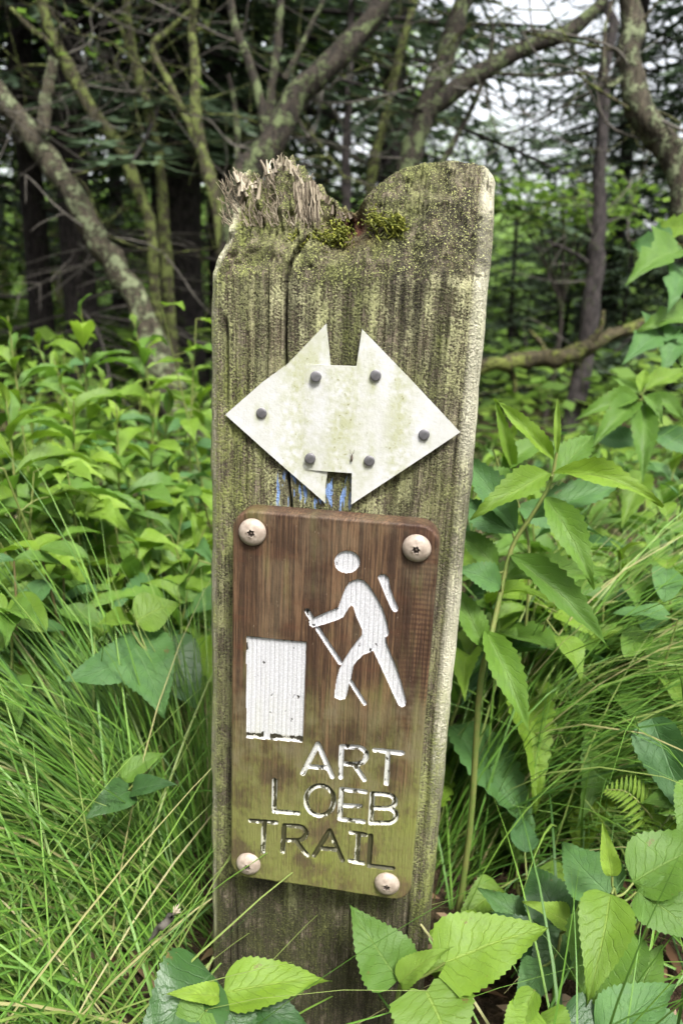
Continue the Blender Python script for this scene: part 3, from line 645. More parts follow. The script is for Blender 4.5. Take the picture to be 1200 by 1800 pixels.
# ------------------------------------------------------------------ leaves and plants
def leaf_mesh(name, kind, mat, seed, bow=.08, fold=.18, nu=26, nv=7, wav=.02, serr=.10):
    """unit leaf along +X (0..1), half width .5 in Y at its widest, normal +Z"""
    rg = np.random.default_rng(seed); t = np.linspace(0, 1, nu); teeth = 0
    if kind == 'lance': wdt = np.sin(np.pi * t ** .80) ** 1.05 * (1 - .25 * t)
    elif kind == 'ovate': wdt = np.sin(np.pi * np.clip(t, 0, 1) ** .56) ** .85 * (1 - .50 * t ** 1.5)
    elif kind == 'heart': wdt = np.where(t < .05, .35 + t * 9, 1) * np.sin(np.pi * (t * .94 + .06) ** .50) ** .75 * (1 - .35 * t ** 2)
    elif kind == 'oval': wdt = np.sin(np.pi * t) ** .62 * (1 - .1 * t)
    elif kind == 'blade': wdt = np.sin(np.pi * t ** .6) ** .9
    elif kind == 'lobed': wdt = np.interp(t, [0, .06, .14, .22, .30, .36, .44, .52, .58, .64, .72, .80, .88, 1], [.05, .50, .62, .52, .60, .98, .60, .46, .56, .66, .40, .30, .16, 0])
    wdt = wdt / wdt.max(); wdt[0] = max(wdt[0], .04); wdt[-1] = .0
    pitch = 2 if kind != 'lobed' else 3
    tooth = ((np.arange(nu) % pitch) == 0) * 1.0
    s = np.linspace(-1, 1, nv)
    T, Sx = np.meshgrid(t, s, indexing='ij')
    wl = wdt * (1 + serr * tooth * (wdt > .12))
    W = np.where(np.abs(Sx) > .99, wl[:, None], wdt[:, None] * 1.0)
    ph = rg.uniform(0, 6, 3)
    Y = Sx * W * .5
    if serr: X = T - .012 * (np.abs(Sx) > .99) * (1 - tooth)[:, None]
    else: X = T.copy()
    if kind == 'heart': X = X - .10 * (np.abs(Sx) ** 1.5) * np.exp(-T / .10)
    Z = (fbm(T * 7 + seed, Sx * 2.2 + seed, seed, 3) - .5) * .055 + bow * 4 * T * (1 - T) + fold * np.abs(Y) * (1 - .4 * T) + wav * np.sin(T * 11 + ph[0] + np.sign(Sx) * ph[1]) * np.abs(Sx) ** 1.5 + rg.normal(0, .01) * Sx
    Y = Y + rg.normal(0, .03) * np.sin(np.pi * T)
    V = np.stack([X, Y, Z], -1).reshape(-1, 3)
    return mk_mesh(name, V, grid_faces(nu, nv), mat, True, uv=np.stack([T, Sx], -1).reshape(-1, 2))
LEAF = {}
def leaf(kind, mat, var=None, bow='m'):
    var = random.randrange(3) if var is None else var
    k = (kind, mat, var, bow)
    if k not in LEAF:
        b = {'f': .03, 'm': .09, 'h': .17, 'n': -.06}[bow]
        sr = {'lance': .16, 'ovate': .07, 'heart': .06, 'oval': 0, 'blade': 0, 'lobed': .10}[kind]
        LEAF[k] = leaf_mesh(kind + '_leaf', kind, M[mat], hash(kind) % 7 * 0 + var * 13 + len(kind), b, .22 if kind != 'heart' else .12, 32 if kind in ('ovate', 'heart') else 26, 7, .022 if kind != 'oval' else .01, sr)
    return LEAF[k]
def put_leaf(root, me, base, tip, width, nhint, roll=0.0, label=None):
    base = np.asarray(base, float); tip = np.asarray(tip, float); d = tip - base; L = np.linalg.norm(d); x = d / L
    n = np.asarray(nhint, float); n = n - x * (n @ x); n /= np.linalg.norm(n) + 1e-9; y = np.cross(n, x)
    if roll: n, y = n * math.cos(roll) + y * math.sin(roll), y * math.cos(roll) - n * math.sin(roll)
    o = add('leaf', me, root, label)
    p = base - np.array(root.location)
    o.matrix_basis = Matrix(((x[0] * L, y[0] * width, n[0] * L, p[0]), (x[1] * L, y[1] * width, n[1] * L, p[1]), (x[2] * L, y[2] * width, n[2] * L, p[2]), (0, 0, 0, 1)))
    return o
def stem_obj(root, P, r0, r1, mat='stem', name='stem', n=6):
    P = smooth_path(np.asarray(P, float), max(6, 3 * len(P))); V, F = tube(P, np.linspace(r0, r1, len(P)), n)
    return add(name, mk_mesh(name, V - np.array(root.location), F, M[mat]), root)
def gnd(x, y): return float(ground_z(x, y))

# explicit plants: pixel, depth in metres (along the view axis)
def px_plant(name, label, stem, leaves, cat='plant', r=(.0018, .0010), smat='stem', petiole=True, group=None):
    S3 = [at_d(*q) for q in stem]
    b = S3[0].copy(); gz = gnd(b[0], b[1]); foot = np.array([b[0], b[1], gz - .015])
    if b[2] - gz > .02: S3 = [foot, foot * .5 + b * .5 + np.array([.004, .002, 0])] + S3
    root = thing(name, label, cat, tuple(foot + np.array([0, 0, .015])), group)
    stem_obj(root, S3, r[0], r[1], smat)
    SP = smooth_path(np.array(S3), 60)
    for l in leaves:
        kind, mat, bow, (u0, v0, d0), (u1, v1, d1), wpx = l[:6]; nb = l[6] if len(l) > 6 else (0, 0, 0)
        B = at_d(u0, v0, d0); T = at_d(u1, v1, d1); wid = wpx / FPX * (d0 + d1) / 2
        q = SP[np.argmin(np.linalg.norm(SP - B, axis=1))]
        view = CAM - (B + T) / 2; view /= np.linalg.norm(view)
        lf_ = put_leaf(root, leaf(kind, mat, None, bow), B, T, wid, view * .8 + np.array([0, 0, .55]) + np.array(nb))
        if petiole and np.linalg.norm(q - B) > .004:
            mid = (q + B) / 2 + np.array([0, 0, -.003]); stem_obj(root, [q, mid, B], .0010, .0008, smat, 'leaf_stalk', 5)
    return root

px_plant('aster_plant', 'low toothed plant with lime and dark leaves at foot of post, left', [(398, 1850, .47), (392, 1790, .455), (390, 1748, .445)], [
    ('ovate', 'l_bright', 'f', (393, 1747, .445), (584, 1724, .455), 84),
    ('ovate', 'l_lime', 'm', (385, 1752, .44), (286, 1748, .425), 36),
    ('ovate', 'l_dark', 'h', (372, 1712, .455), (232, 1850, .42), 150),
    ('ovate', 'l_dark', 'm', (392, 1765, .45), (545, 1805, .45), 105),
    ('heart', 'l_mid', 'm', (360, 1778, .43), (300, 1850, .42), 90),
    ('heart', 'l_dark', 'm', (400, 1770, .44), (440, 1860, .43), 80),
    ('ovate', 'l_mid', 'm', (388, 1780, .45), (330, 1835, .435), 60)])
px_plant('aster_plant', 'heart leaved plant overlapping the bottom right of the post', [(690, 1860, .47), (692, 1790, .46), (704, 1728, .45)], [
    ('ovate', 'l_mid', 'f', (700, 1722, .45), (613, 1588, .462), 104),
    ('ovate', 'l_lime', 'm', (702, 1728, .445), (796, 1664, .44), 46),
    ('heart', 'l_bright', 'f', (782, 1692, .44), (964, 1630, .45), 124),
    ('heart', 'l_bright', 'f', (748, 1742, .43), (800, 1880, .40), 150)], r=(.0022, .0014))
px_plant('aster_plant', 'bright plant with small upright lime leaf over large drooping leaf', [(1110, 1830, .50), (1100, 1680, .49), (1078, 1560, .47)], [
    ('ovate', 'l_lime', 'f', (1075, 1540, .47), (1057, 1440, .475), 32),
    ('ovate', 'l_bright', 'm', (1072, 1572, .465), (1030, 1770, .43), 92),
    ('ovate', 'l_mid', 'm', (1062, 1610, .48), (1028, 1800, .45), 120),
    ('ovate', 'l_mid', 'm', (1118, 1568, .475), (1245, 1668, .45), 96),
    ('ovate', 'l_mid', 'f', (1112, 1552, .48), (1290, 1470, .48), 110),
    ('ovate', 'l_blue', 'm', (1075, 1580, .49), (985, 1480, .53), 100),
    ('ovate', 'l_mid', 'm', (1090, 1640, .48), (1120, 1760, .46), 70)])
px_plant('aster_plant', 'plant with long grey green leaves reaching past the fern frond', [(1235, 1640, .56), (1225, 1480, .55), (1215, 1330, .54)], [
    ('ovate', 'l_blue', 'm', (1145, 1262, .57), (1225, 1470, .53), 82, (-.6, 0, 0)),
    ('ovate', 'l_mid', 'm', (1260, 1392, .54), (1122, 1412, .55), 76),
    ('ovate', 'l_mid', 'm', (1230, 1380, .52), (1190, 1490, .50), 70)])
px_plant('aster_plant', 'dark leaved plant with pale curled young leaf between grass and post', [(965, 1850, .52), (975, 1720, .52), (985, 1640, .52)], [
    ('ovate', 'l_lime', 'm', (1000, 1622, .51), (918, 1584, .50), 44),
    ('ovate', 'l_dark', 'm', (990, 1640, .53), (930, 1745, .51), 80),
    ('ovate', 'l_blue', 'f', (975, 1660, .55), (838, 1560, .57), 88),
    ('ovate', 'l_dark', 'm', (975, 1690, .53), (860, 1600, .55), 84),
    ('ovate', 'l_dark', 'h', (985, 1625, .54), (930, 1520, .58), 90),
    ('heart', 'l_blue', 'm', (950, 1700, .50), (905, 1780, .48), 60)])
px_plant('aster_plant', 'small bright plant at the very bottom beside the post foot', [(948, 1900, .43), (946, 1830, .43), (945, 1790, .425)], [
    ('ovate', 'l_bright', 'm', (938, 1740, .43), (884, 1850, .41), 42),
    ('heart', 'l_bright', 'm', (945, 1795, .42), (1000, 1870, .40), 100),
    ('heart', 'l_bright', 'm', (930, 1780, .42), (880, 1880, .40), 70),
    ('ovate', 'l_dark', 'm', (985, 1790, .43), (1080, 1850, .42), 100)])
px_plant('aster_plant', 'broad grey green leaf plant low in the corner beside litter', [(1120, 1900, .42), (1130, 1850, .42), (1135, 1815, .42)], [
    ('ovate', 'l_blue', 'm', (1060, 1830, .42), (1190, 1728, .44), 96),
    ('ovate', 'l_blue', 'm', (1135, 1820, .42), (1240, 1850, .41), 90),
    ('ovate', 'l_mid', 'm', (1120, 1750, .46), (1165, 1660, .48), 60)])
px_plant('goldenrod', 'tall leaning stalk with long toothed leaves close beside the post', [(842, 1215, .565), (862, 1120, .57), (880, 1040, .575), (900, 960, .575), (935, 905, .57), (966, 850, .565), (978, 795, .56)], [
    ('lance', 'l_lime', 'f', (978, 800, .56), (979, 696, .57), 12),
    ('lance', 'l_bright', 'f', (972, 808, .56), (868, 700, .57), 30),
    ('lance', 'l_mid', 'f', (968, 850, .565), (1044, 762, .60), 54),
    ('lance', 'l_bright', 'h', (972, 832, .56), (1166, 890, .53), 44),
    ('lance', 'l_bright', 'm', (966, 832, .56), (826, 912, .54), 48),
    ('lance', 'l_blue', 'f', (934, 908, .57), (1104, 850, .58), 58),
    ('lance', 'l_mid', 'm', (958, 874, .565), (1044, 1036, .53), 54),
    ('lance', 'l_mid', 'm', (896, 975, .575), (1070, 1140, .54), 56),
    ('lance', 'l_mid', 'f', (884, 1018, .575), (1078, 1008, .60), 54),
    ('lance', 'l_blue', 'm', (906, 932, .575), (812, 800, .62), 54),
    ('lance', 'l_blue', 'm', (900, 938, .575), (800, 880, .60), 58),
    ('lance', 'l_mid', 'm', (852, 1108, .57), (930, 1290, .53), 54),
    ('lance', 'l_blue', 'm', (880, 1030, .57), (800, 1000, .56), 52),
    ('lance', 'l_mid', 'm', (872, 1000, .575), (808, 930, .60), 44),
    ('lance', 'l_mid', 'm', (850, 1140, .57), (800, 1030, .59), 44)], r=(.0028, .0012))
px_plant('goldenrod', 'shoot with curled narrow yellow green tip leaning behind the post edge', [(930, 1000, .70), (915, 900, .70), (880, 830, .68), (866, 790, .67)], [
    ('lance', 'l_bright', 'f', (903, 832, .68), (868, 700, .68), 22),
    ('lance', 'l_mid', 'm', (880, 830, .68), (960, 770, .70), 40),
    ('lance', 'l_mid', 'm', (900, 860, .68), (826, 830, .66), 44),
    ('lance', 'l_blue', 'm', (910, 890, .70), (1000, 940, .68), 50)])
px_plant('goldenrod', 'star shaped leafy shoot standing clear against the dark hollow', [(1135, 1020, 1.02), (1133, 900, 1.0), (1130, 800, .98), (1128, 690, .96)], [
    ('lance', 'l_mid', 'f', (1122, 692, .96), (1072, 660, .98), 16),
    ('lance', 'l_bright', 'f', (1124, 690, .96), (1134, 648, 1.0), 20),
    ('lance', 'l_mid', 'm', (1122, 700, .96), (1010, 738, .93), 34),
    ('lance', 'l_mid', 'm', (1120, 706, .96), (1036, 790, .90), 40),
    ('lance', 'l_mid', 'h', (1134, 696, .96), (1164, 746, .92), 24),
    ('lance', 'l_mid', 'h', (1136, 694, .96), (1200, 742, .97), 30),
    ('lance', 'l_bright', 'f', (1132, 684, .97), (1210, 650, 1.0), 34),
    ('lance', 'l_mid', 'm', (1130, 708, .96), (1128, 850, .90), 42),
    ('lance', 'l_blue', 'm', (1140, 760, .98), (1240, 810, .95), 44),
    ('lance', 'l_blue', 'm', (1126, 780, .98), (1030, 770, 1.02), 40),
    ('lance', 'l_bright', 'm', (1132, 830, .98), (1090, 930, .93), 44)])
px_plant('lobed_shrub', 'shrub with broad lobed grey green leaves hanging over the hollow', [(1275, 900, 1.15), (1265, 700, 1.12), (1240, 520, 1.1), (1200, 430, 1.08)], [
    ('lobed', 'l_mid', 'm', (1200, 440, 1.1), (1098, 500, 1.0), 92),
    ('lobed', 'l_blue', 'm', (1180, 420, 1.1), (1110, 432, 1.15), 70),
    ('lobed', 'l_blue', 'm', (1200, 470, 1.1), (1172, 546, 1.0), 78),
    ('lobed', 'l_mid', 'm', (1225, 560, 1.1), (1120, 580, 1.02), 80),
    ('lobed', 'l_blue', 'm', (1180, 580, 1.08), (1092, 640, 1.0), 84),
    ('lobed', 'l_blue', 'm', (1200, 575, 1.08), (1158, 660, 1.0), 84),
    ('lobed', 'l_mid', 'm', (1220, 600, 1.08), (1205, 682, 1.0), 80),
    ('lobed', 'l_bright', 'm', (1225, 400, 1.1), (1150, 400, 1.15), 70)], cat='shrub', r=(.006, .003), smat='stem_brown')
px_plant('aster_plant', 'broad toothed leaf plant half veiled by grass blades left of post', [(285, 1330, .66), (275, 1240, .66), (262, 1150, .65)], [
    ('heart', 'l_blue', 'f', (262, 1152, .66), (108, 1200, .60), 96),
    ('heart', 'l_blue', 'f', (232, 1130, .66), (290, 1260, .60), 120),
    ('heart', 'l_dark', 'm', (280, 1140, .70), (350, 1250, .68), 110),
    ('ovate', 'l_bright', 'm', (240, 1092, .66), (318, 1062, .68), 76),
    ('ovate', 'l_bright', 'm', (222, 1090, .66), (168, 1100, .62), 44),
    ('ovate', 'l_dark', 'm', (232, 1390, .56), (316, 1380, .55), 40),
    ('ovate', 'l_mid', 'm', (215, 1370, .58), (295, 1322, .60), 40),
    ('heart', 'l_dark', 'm', (225, 1390, .56), (150, 1440, .53), 60)])
px_plant('aster_plant', 'plant with two broad leaves at the frame edge above the sedge', [(20, 1230, .64), (22, 1150, .64), (20, 1085, .63)], [
    ('ovate', 'l_mid', 'm', (18, 1075, .63), (72, 1105, .58), 46),
    ('ovate', 'l_mid', 'm', (15, 1080, .63), (10, 1140, .58), 44),
    ('ovate', 'l_bright', 'm', (14, 1070, .63), (-50, 1070, .62), 50),
    ('heart', 'l_mid', 'm', (20, 1200, .63), (34, 1280, .58), 60)])

# generated plants: top pixel and depth, rooted straight below on the ground
GROUPS = {'g': ('goldenrod', 'goldenrod stalk', 'undergrowth stalks'),
          'o': ('aster_plant', 'broad leaved plant', 'broad leaved undergrowth'),
          'e': ('bush_honeysuckle', 'oval leaved seedling', 'oval leaved seedlings'),
          'c': ('bramble', 'bramble', 'bright compound leaved plants')}
def gen_plant(u, v, d, kind, seed, bright=.4):
    rg = np.random.default_rng(seed); top = at_d(u, v, d)
    lean = rg.normal(0, .06, 2); fx, fy = top[0] - lean[0], top[1] + abs(lean[1]) * .4
    if abs(fx) < .10 and -.06 < fy < .2: fx = .12 * np.sign(fx)
    gz = gnd(fx, fy); h = max(top[2] - gz, .06)
    nm, lb, gp = GROUPS[kind]
    side = 'left of the post' if fx < 0 else 'right of the post'
    where = ('by the sedge ' if d < .76 else 'in the leafy bank ' if d < 1.06 else 'behind the leafy bank ' if d < 1.45 else 'near the trees ') + side
    size = 'tall' if h > .42 else 'knee high' if h > .27 else 'low'
    tone = 'lime tipped' if bright > .65 else 'fresh green' if bright > .35 else 'dull green'
    lb = '%s %s %s %s' % (size, tone, lb, where)
    root = thing(nm, lb, 'plant', (fx, fy, gz), gp + ' ' + side)
    foot = np.array([fx, fy, gz - .01])
    P = smooth_path([foot, foot * .5 + top * .5 + np.array([rg.normal(0, .015), rg.normal(0, .015), 0]), top], 24)
    stem_obj(root, P[::4].tolist() + [P[-1]], .0022, .0009, 'stem' if kind != 'e' else 'stem_brown')
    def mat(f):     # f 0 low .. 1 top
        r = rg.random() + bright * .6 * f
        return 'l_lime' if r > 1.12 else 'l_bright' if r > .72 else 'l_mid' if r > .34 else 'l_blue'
    az = rg.uniform(0, 6.28)
    if kind == 'g':
        n = int(9 + h * 20); 
        for i in range(n):
            f = (i + .7) / n; f = .25 + .75 * f; p = P[min(23, int(f * 23))]; az += 2.4 + rg.normal(0, .25)
            L = (.045 + .075 * math.sin(math.pi * min(1, f * .95 + .05)) ) * rg.uniform(.75, 1.2) * (1.1 if f < .9 else .75)
            el = -.35 + .85 * f ** 2 + rg.normal(0, .15) + (.55 if f > .93 else 0)
            dr = np.array([math.cos(az) * math.cos(el), math.sin(az) * math.cos(el), math.sin(el)])
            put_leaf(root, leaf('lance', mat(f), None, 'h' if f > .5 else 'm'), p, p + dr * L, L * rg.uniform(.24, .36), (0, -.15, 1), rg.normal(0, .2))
    elif kind == 'o':
        n = int(5 + h * 12)
        for i in range(n):
            f = .35 + .65 * (i + 1) / n; p = P[min(23, int(f * 23))]; az += 2.2 + rg.normal(0, .4); L = rg.uniform(.042, .072) * (1 if f < .9 else .7)
            el = -.25 + .35 * f + rg.normal(0, .18); dr = np.array([math.cos(az) * math.cos(el), math.sin(az) * math.cos(el), math.sin(el)])
            b = p + dr * rg.uniform(.008, .025); stem_obj(root, [p, (p + b) / 2, b], .0009, .0008, 'stem', 'leaf_stalk', 5)
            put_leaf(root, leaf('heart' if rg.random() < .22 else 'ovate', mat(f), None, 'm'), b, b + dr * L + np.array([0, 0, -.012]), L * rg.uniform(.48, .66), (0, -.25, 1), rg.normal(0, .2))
    elif kind == 'e':
        n = int(3 + h * 9)
        for i in range(n):
            f = .35 + .65 * (i + 1) / n; p = P[min(23, int(f * 23))]; az += 1.57 + rg.normal(0, .2)
            for sg in (0, math.pi):
                L = rg.uniform(.035, .06); a = az + sg; el = rg.normal(-.15, .2); dr = np.array([math.cos(a) * math.cos(el), math.sin(a) * math.cos(el), math.sin(el)])
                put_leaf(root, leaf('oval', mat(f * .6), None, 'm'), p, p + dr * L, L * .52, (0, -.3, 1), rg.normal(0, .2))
    else:
        n = int(3 + h * 7)
        for i in range(n):
            f = .4 + .6 * (i + 1) / n; p = P[min(23, int(f * 23))]; az += 2.3 + rg.normal(0, .4); el = .15 + rg.normal(0, .15)
            dr = np.array([math.cos(az) * math.cos(el), math.sin(az) * math.cos(el), math.sin(el)]); b = p + dr * rg.uniform(.03, .06)
            stem_obj(root, [p, (p + b) / 2 + np.array([0, 0, .004]), b], .0009, .0007, 'stem', 'leaf_stalk', 5)
            for k in range(5):
                a = az + (k - 2) * .62; L = rg.uniform(.038, .06) * (1 - .12 * abs(k - 2)); d2 = np.array([math.cos(a), math.sin(a), -.12 + rg.normal(0, .08)])
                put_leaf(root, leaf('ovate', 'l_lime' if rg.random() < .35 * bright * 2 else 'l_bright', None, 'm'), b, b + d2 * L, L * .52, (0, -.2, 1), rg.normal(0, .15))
gp = [  # more narrow leaved stalks filling both banks
    (40, 900, .84, 'g', .5), (150, 905, .90, 'g', .4), (240, 960, .82, 'g', .4), (320, 905, .92, 'g', .5), (100, 1010, .76, 'g', .3), (200, 1030, .78, 'g', .4), (330, 1040, .78, 'g', .2), (-10, 1010, .72, 'g', .4), (360, 930, .86, 'g', .3),
    (300, 690, 1.2, 'g', .5), (75, 790, .95, 'g', .5), (225, 830, 1.05, 'g', .4), (860, 1050, .72, 'g', .3), (1000, 940, .84, 'g', .4), (1090, 970, .78, 'g', .4), (1150, 1050, .72, 'g', .3), (1020, 1100, .72, 'g', .3), (1200, 1010, .76, 'g', .3), (930, 960, .82, 'g', .4), (1200, 860, .92, 'g', .4),
    # left bank
    (14, 555, .92, 'g', .8), (142, 528, 1.15, 'g', .6), (285, 540, 1.12, 'o', .8), (232, 548, 1.3, 'g', .6), (345, 560, 1.15, 'o', .6), (60, 590, 1.3, 'g', .6), (330, 600, 1.5, 'g', .4), (95, 630, 1.1, 'g', .2),
    (130, 705, .88, 'g', .8), (205, 712, .92, 'g', .8), (270, 735, 1.05, 'g', .5), (55, 720, 1.05, 'g', .3), (340, 700, 1.25, 'o', .2), (10, 690, .8, 'g', .5), (180, 655, 1.3, 'g', .3),
    (60, 830, .78, 'c', .7), (8, 825, .72, 'c', .6), (120, 835, .82, 'c', .7), (195, 875, .84, 'o', .9), (250, 860, .95, 'o', .4), (330, 840, 1.0, 'o', .4), (355, 870, .95, 'e', .4), (150, 800, .95, 'o', .3), (290, 800, 1.1, 'g', .3),
    (70, 965, .68, 'e', .5), (25, 985, .66, 'e', .2), (110, 945, .75, 'e', .4), (190, 960, .85, 'o', .6), (300, 940, .88, 'o', .3), (350, 985, .80, 'o', .2), (265, 900, 1.0, 'o', .2), (-30, 900, .75, 'o', .4), (-20, 620, 1.0, 'g', .6),
    (310, 780, 1.35, 'o', .2), (235, 790, 1.3, 'e', .3), (360, 780, 1.3, 'g', .3), (90, 770, 1.0, 'o', .3), (20, 770, 1.0, 'g', .3),
    # right bank
    (880, 800, .95, 'g', .5), (930, 850, .80, 'g', .4), (1010, 830, 1.25, 'o', .4), (1070, 800, 1.2, 'g', .4), (1190, 790, 1.05, 'g', .3), (1160, 880, .95, 'o', .3), (1050, 900, .85, 'g', .2), (1120, 930, .82, 'o', .4),
    (1170, 1000, .72, 'e', .3), (1110, 1020, .74, 'o', .3), (1060, 1060, .72, 'o', .4), (940, 1060, .72, 'o', .7), (960, 1090, .68, 'o', .5), (1190, 1090, .66, 'o', .5), (1130, 1110, .70, 'e', .4), (870, 1000, .72, 'g', .2), (1010, 1000, .85, 'g', .2),
    (830, 900, .95, 'g', .2), (925, 1540, .60, 'o', .1), (1040, 1660, .55, 'o', .1), (870, 1640, .57, 'o', .1), (980, 770, 1.5, 'o', .4), (1090, 740, 1.6, 'o', .4), (900, 760, 1.5, 'g', .3), (1220, 940, .85, 'o', .3),
]
for i, (u, v, d, k, br) in enumerate(gp): gen_plant(u, v, d, k, 100 + i, br)
rg0 = np.random.default_rng(5)
for i in range(46):      # looser growth further back
    right = i % 3 == 0
    u = rg0.uniform(860, 1300) if right else rg0.uniform(-80, 400); d = rg0.uniform(1.5, 3.6)
    v = 640 + rg0.uniform(-50, 70) if not right else 740 + rg0.uniform(-60, 50)
    gen_plant(u, v, d, 'goo'[i % 3], 400 + i, .35)

# fern frond
def fern(u0, v0, d0, u1, v1, d1, label, wide=.022, mat='l_lime', foot=None):
    B = at_d(u0, v0, d0); T = at_d(u1, v1, d1); gz = gnd(B[0], B[1])
    root = thing('fern', label, 'fern', (B[0], B[1] + .02, gz)); P = smooth_path([B, (B + T) / 2 + np.array([0, 0, .012]), T], 26)
    stem_obj(root, [np.array([B[0], B[1] + .02, gz - .01]), (B + np.array([B[0], B[1] + .02, gz])) / 2 + np.array([.01, 0, .01])] + [P[0], P[8], P[16], P[25]], .0014, .0004)
    x = T - B; x /= np.linalg.norm(x); vw = CAM - B; vw /= np.linalg.norm(vw); n = vw * .8 + np.array([0, 0, .6]); n -= x * (n @ x); n /= np.linalg.norm(n); y = np.cross(n, x)
    for i in range(2, 25, 2):
        f = i / 25; L = wide * (1 - f) ** .7 * min(1, f * 6) + .002
        for s in (-1, 1):
            dr = y * s + x * .35; dr /= np.linalg.norm(dr); put_leaf(root, leaf('blade', mat, 0, 'f'), P[i], P[i] + dr * L, .0034 * (1 - .5 * f), n)
fern(1150, 1455, .55, 1062, 1388, .56, 'pale young fern frond tip unrolled between the broad leaves', .024)
fern(1180, 1440, .56, 1130, 1520, .53, 'drooping fern frond with fine leaflets under the grey leaves', .020, 'l_bright')

# ------------------------------------------------------------------ grass
def grass():
    b = Bag()
    def blade(p, az, L, lift, droop, w_, tint, n=8):
        s = np.linspace(0, 1, n); out = np.array([math.cos(az), math.sin(az), 0]); sd = np.array([-math.sin(az), math.cos(az), 0])
        ang = lift - droop * s ** 1.4; dl = L / (n - 1)
        r = np.concatenate([[0], np.cumsum(np.cos(ang[:-1]) * dl)]); z = np.concatenate([[0], np.cumsum(np.sin(ang[:-1]) * dl)])
        bend = RNG.normal(0, .06) * L
        C = p + np.outer(r, out) + np.outer(z, (0, 0, 1)) + np.outer(s ** 2 * bend, sd)
        tw = RNG.uniform(-.8, .8); wv = sd * math.cos(tw) + np.array([0, 0, 1]) * math.sin(tw); ww = w_ * .5 * np.minimum(1, (1 - s) * 2.2 + .06)[:, None]
        nn = np.cross(out, sd) * .35 * w_ * .5
        V = np.concatenate([C - wv * ww, C + nn, C + wv * ww]); i = np.arange(n - 1)
        F = np.concatenate([np.stack([i, i + 1, n + i + 1, n + i], -1), np.stack([n + i, n + i + 1, 2 * n + i + 1, 2 * n + i], -1)])
        b.put(V, F, np.clip(tint + .15 * s.repeat(1).tolist().__len__() * 0, 0, 1))
    def tuft(cx, cy, n, az0, spread, Lr, lift, droop, rad, wr=(.0012, .0024), t0=.5):
        for k in range(n):
            x = cx + RNG.normal(0, rad); y = cy + RNG.normal(0, rad)
            if abs(x) < HX + .004 and -.004 < y < PD + .004: continue
            t = RNG.normal(t0, .2); t = 1.0 if RNG.random() < .04 else min(max(t, 0), .85)
            blade(np.array([x, y, gnd(x, y) - .01]), az0 + RNG.normal(0, spread), RNG.uniform(*Lr), RNG.normal(*lift), RNG.normal(*droop), RNG.uniform(*wr), t)
    W = math.pi
    # the big tussock left of the post, fanning away from it
    def at_g(u, v):
        p = at_z(u, v, .08)
        for _ in range(3): p = at_z(u, v, gnd(p[0], p[1]))
        return p[0], p[1]
    for u, v, n in ((345, 1575, 300), (318, 1530, 300), (352, 1500, 160), (285, 1580, 220), (330, 1640, 160)):
        tuft(*at_g(u, v), n, W * 1.02, .38, (.24, .50), (.72, .24), (.95, .35), .016, (.0011, .0021), .50)
    tuft(*at_g(362, 1480), 110, W * .75, .9, (.16, .30), (1.34, .12), (.5, .25), .014, (.0010, .0017), .6)
    for u, v in ((160, 1760), (60, 1700), (250, 1800), (20, 1820), (120, 1880)):
        tuft(*at_g(u, v), 130, W * 1.0, .6, (.2, .42), (.62, .3), (.8, .35), .025, (.0011, .0022), .62)
    tuft(*at_g(60, 1900), 60, W * .2, .5, (.2, .36), (.8, .25), (.5, .3), .05, (.0011, .002), .8)
    tuft(*at_g(120, 1420), 160, W, 1.2, (.14, .28), (1.0, .25), (1.0, .5), .05, t0=.6)
    tuft(*at_g(230, 1330), 110, W, 1.4, (.12, .24), (1.1, .25), (1.0, .5), .05, t0=.6)
    tuft(*at_g(20, 1350), 110, W, 1.6, (.12, .25), (1.0, .25), (1.0, .5), .06, t0=.6)
    # the tussock right of the post
    for u, v, n in ((800, 1500, 260), (830, 1430, 420), (880, 1400, 380), (850, 1350, 380), (790, 1400, 240), (930, 1430, 260)):
        tuft(*at_g(u, v), n, .10, .42, (.28, .52), (1.02, .2), (1.45, .35), .022, (.0011, .0022), .58)
    for u, v in ((1000, 1400), (1060, 1330), (980, 1300), (1120, 1400)): tuft(*at_g(u, v), 150, .2, .9, (.24, .42), (.95, .25), (1.4, .4), .03, (.0011, .0022), .56)
    tuft(*at_g(820, 1560), 60, .8, .7, (.2, .36), (1.0, .25), (.9, .4), .03, t0=.6)
    tuft(.30, .22, 260, .3, 1.3, (.22, .4), (1.0, .3), (1.5, .4), .05)
    tuft(.40, .10, 160, .6, 1.5, (.2, .36), (1.0, .3), (1.3, .4), .06)
    tuft(.16, -.08, 60, .6, 1.0, (.18, .32), (1.1, .3), (1.1, .4), .03)
    for k in range(120):      # scattered clumps behind
        y = RNG.uniform(.5, 3.0); x = RNG.uniform(-.5 - .5 * y, .45 + .45 * y)
        tuft(x, y, 14, RNG.uniform(0, 6.3), 1.6, (.15, .38), (1.1, .25), (1.0, .4), .03, (.0016, .003), .45)
    for k in range(46):
        y = RNG.uniform(-.2, .5); x = RNG.choice([-1, 1]) * RNG.uniform(.10, .5)
        tuft(x, y, 9, RNG.uniform(0, 6.3), 1.6, (.08, .22), (1.0, .3), (.9, .4), .02, (.001, .002), .4)
    add('grass', b.mesh('grass', M['grass'], True, 'tint'), None, 'fine arching green sedge grass around the post', 'grass', None, 'stuff')
grass()
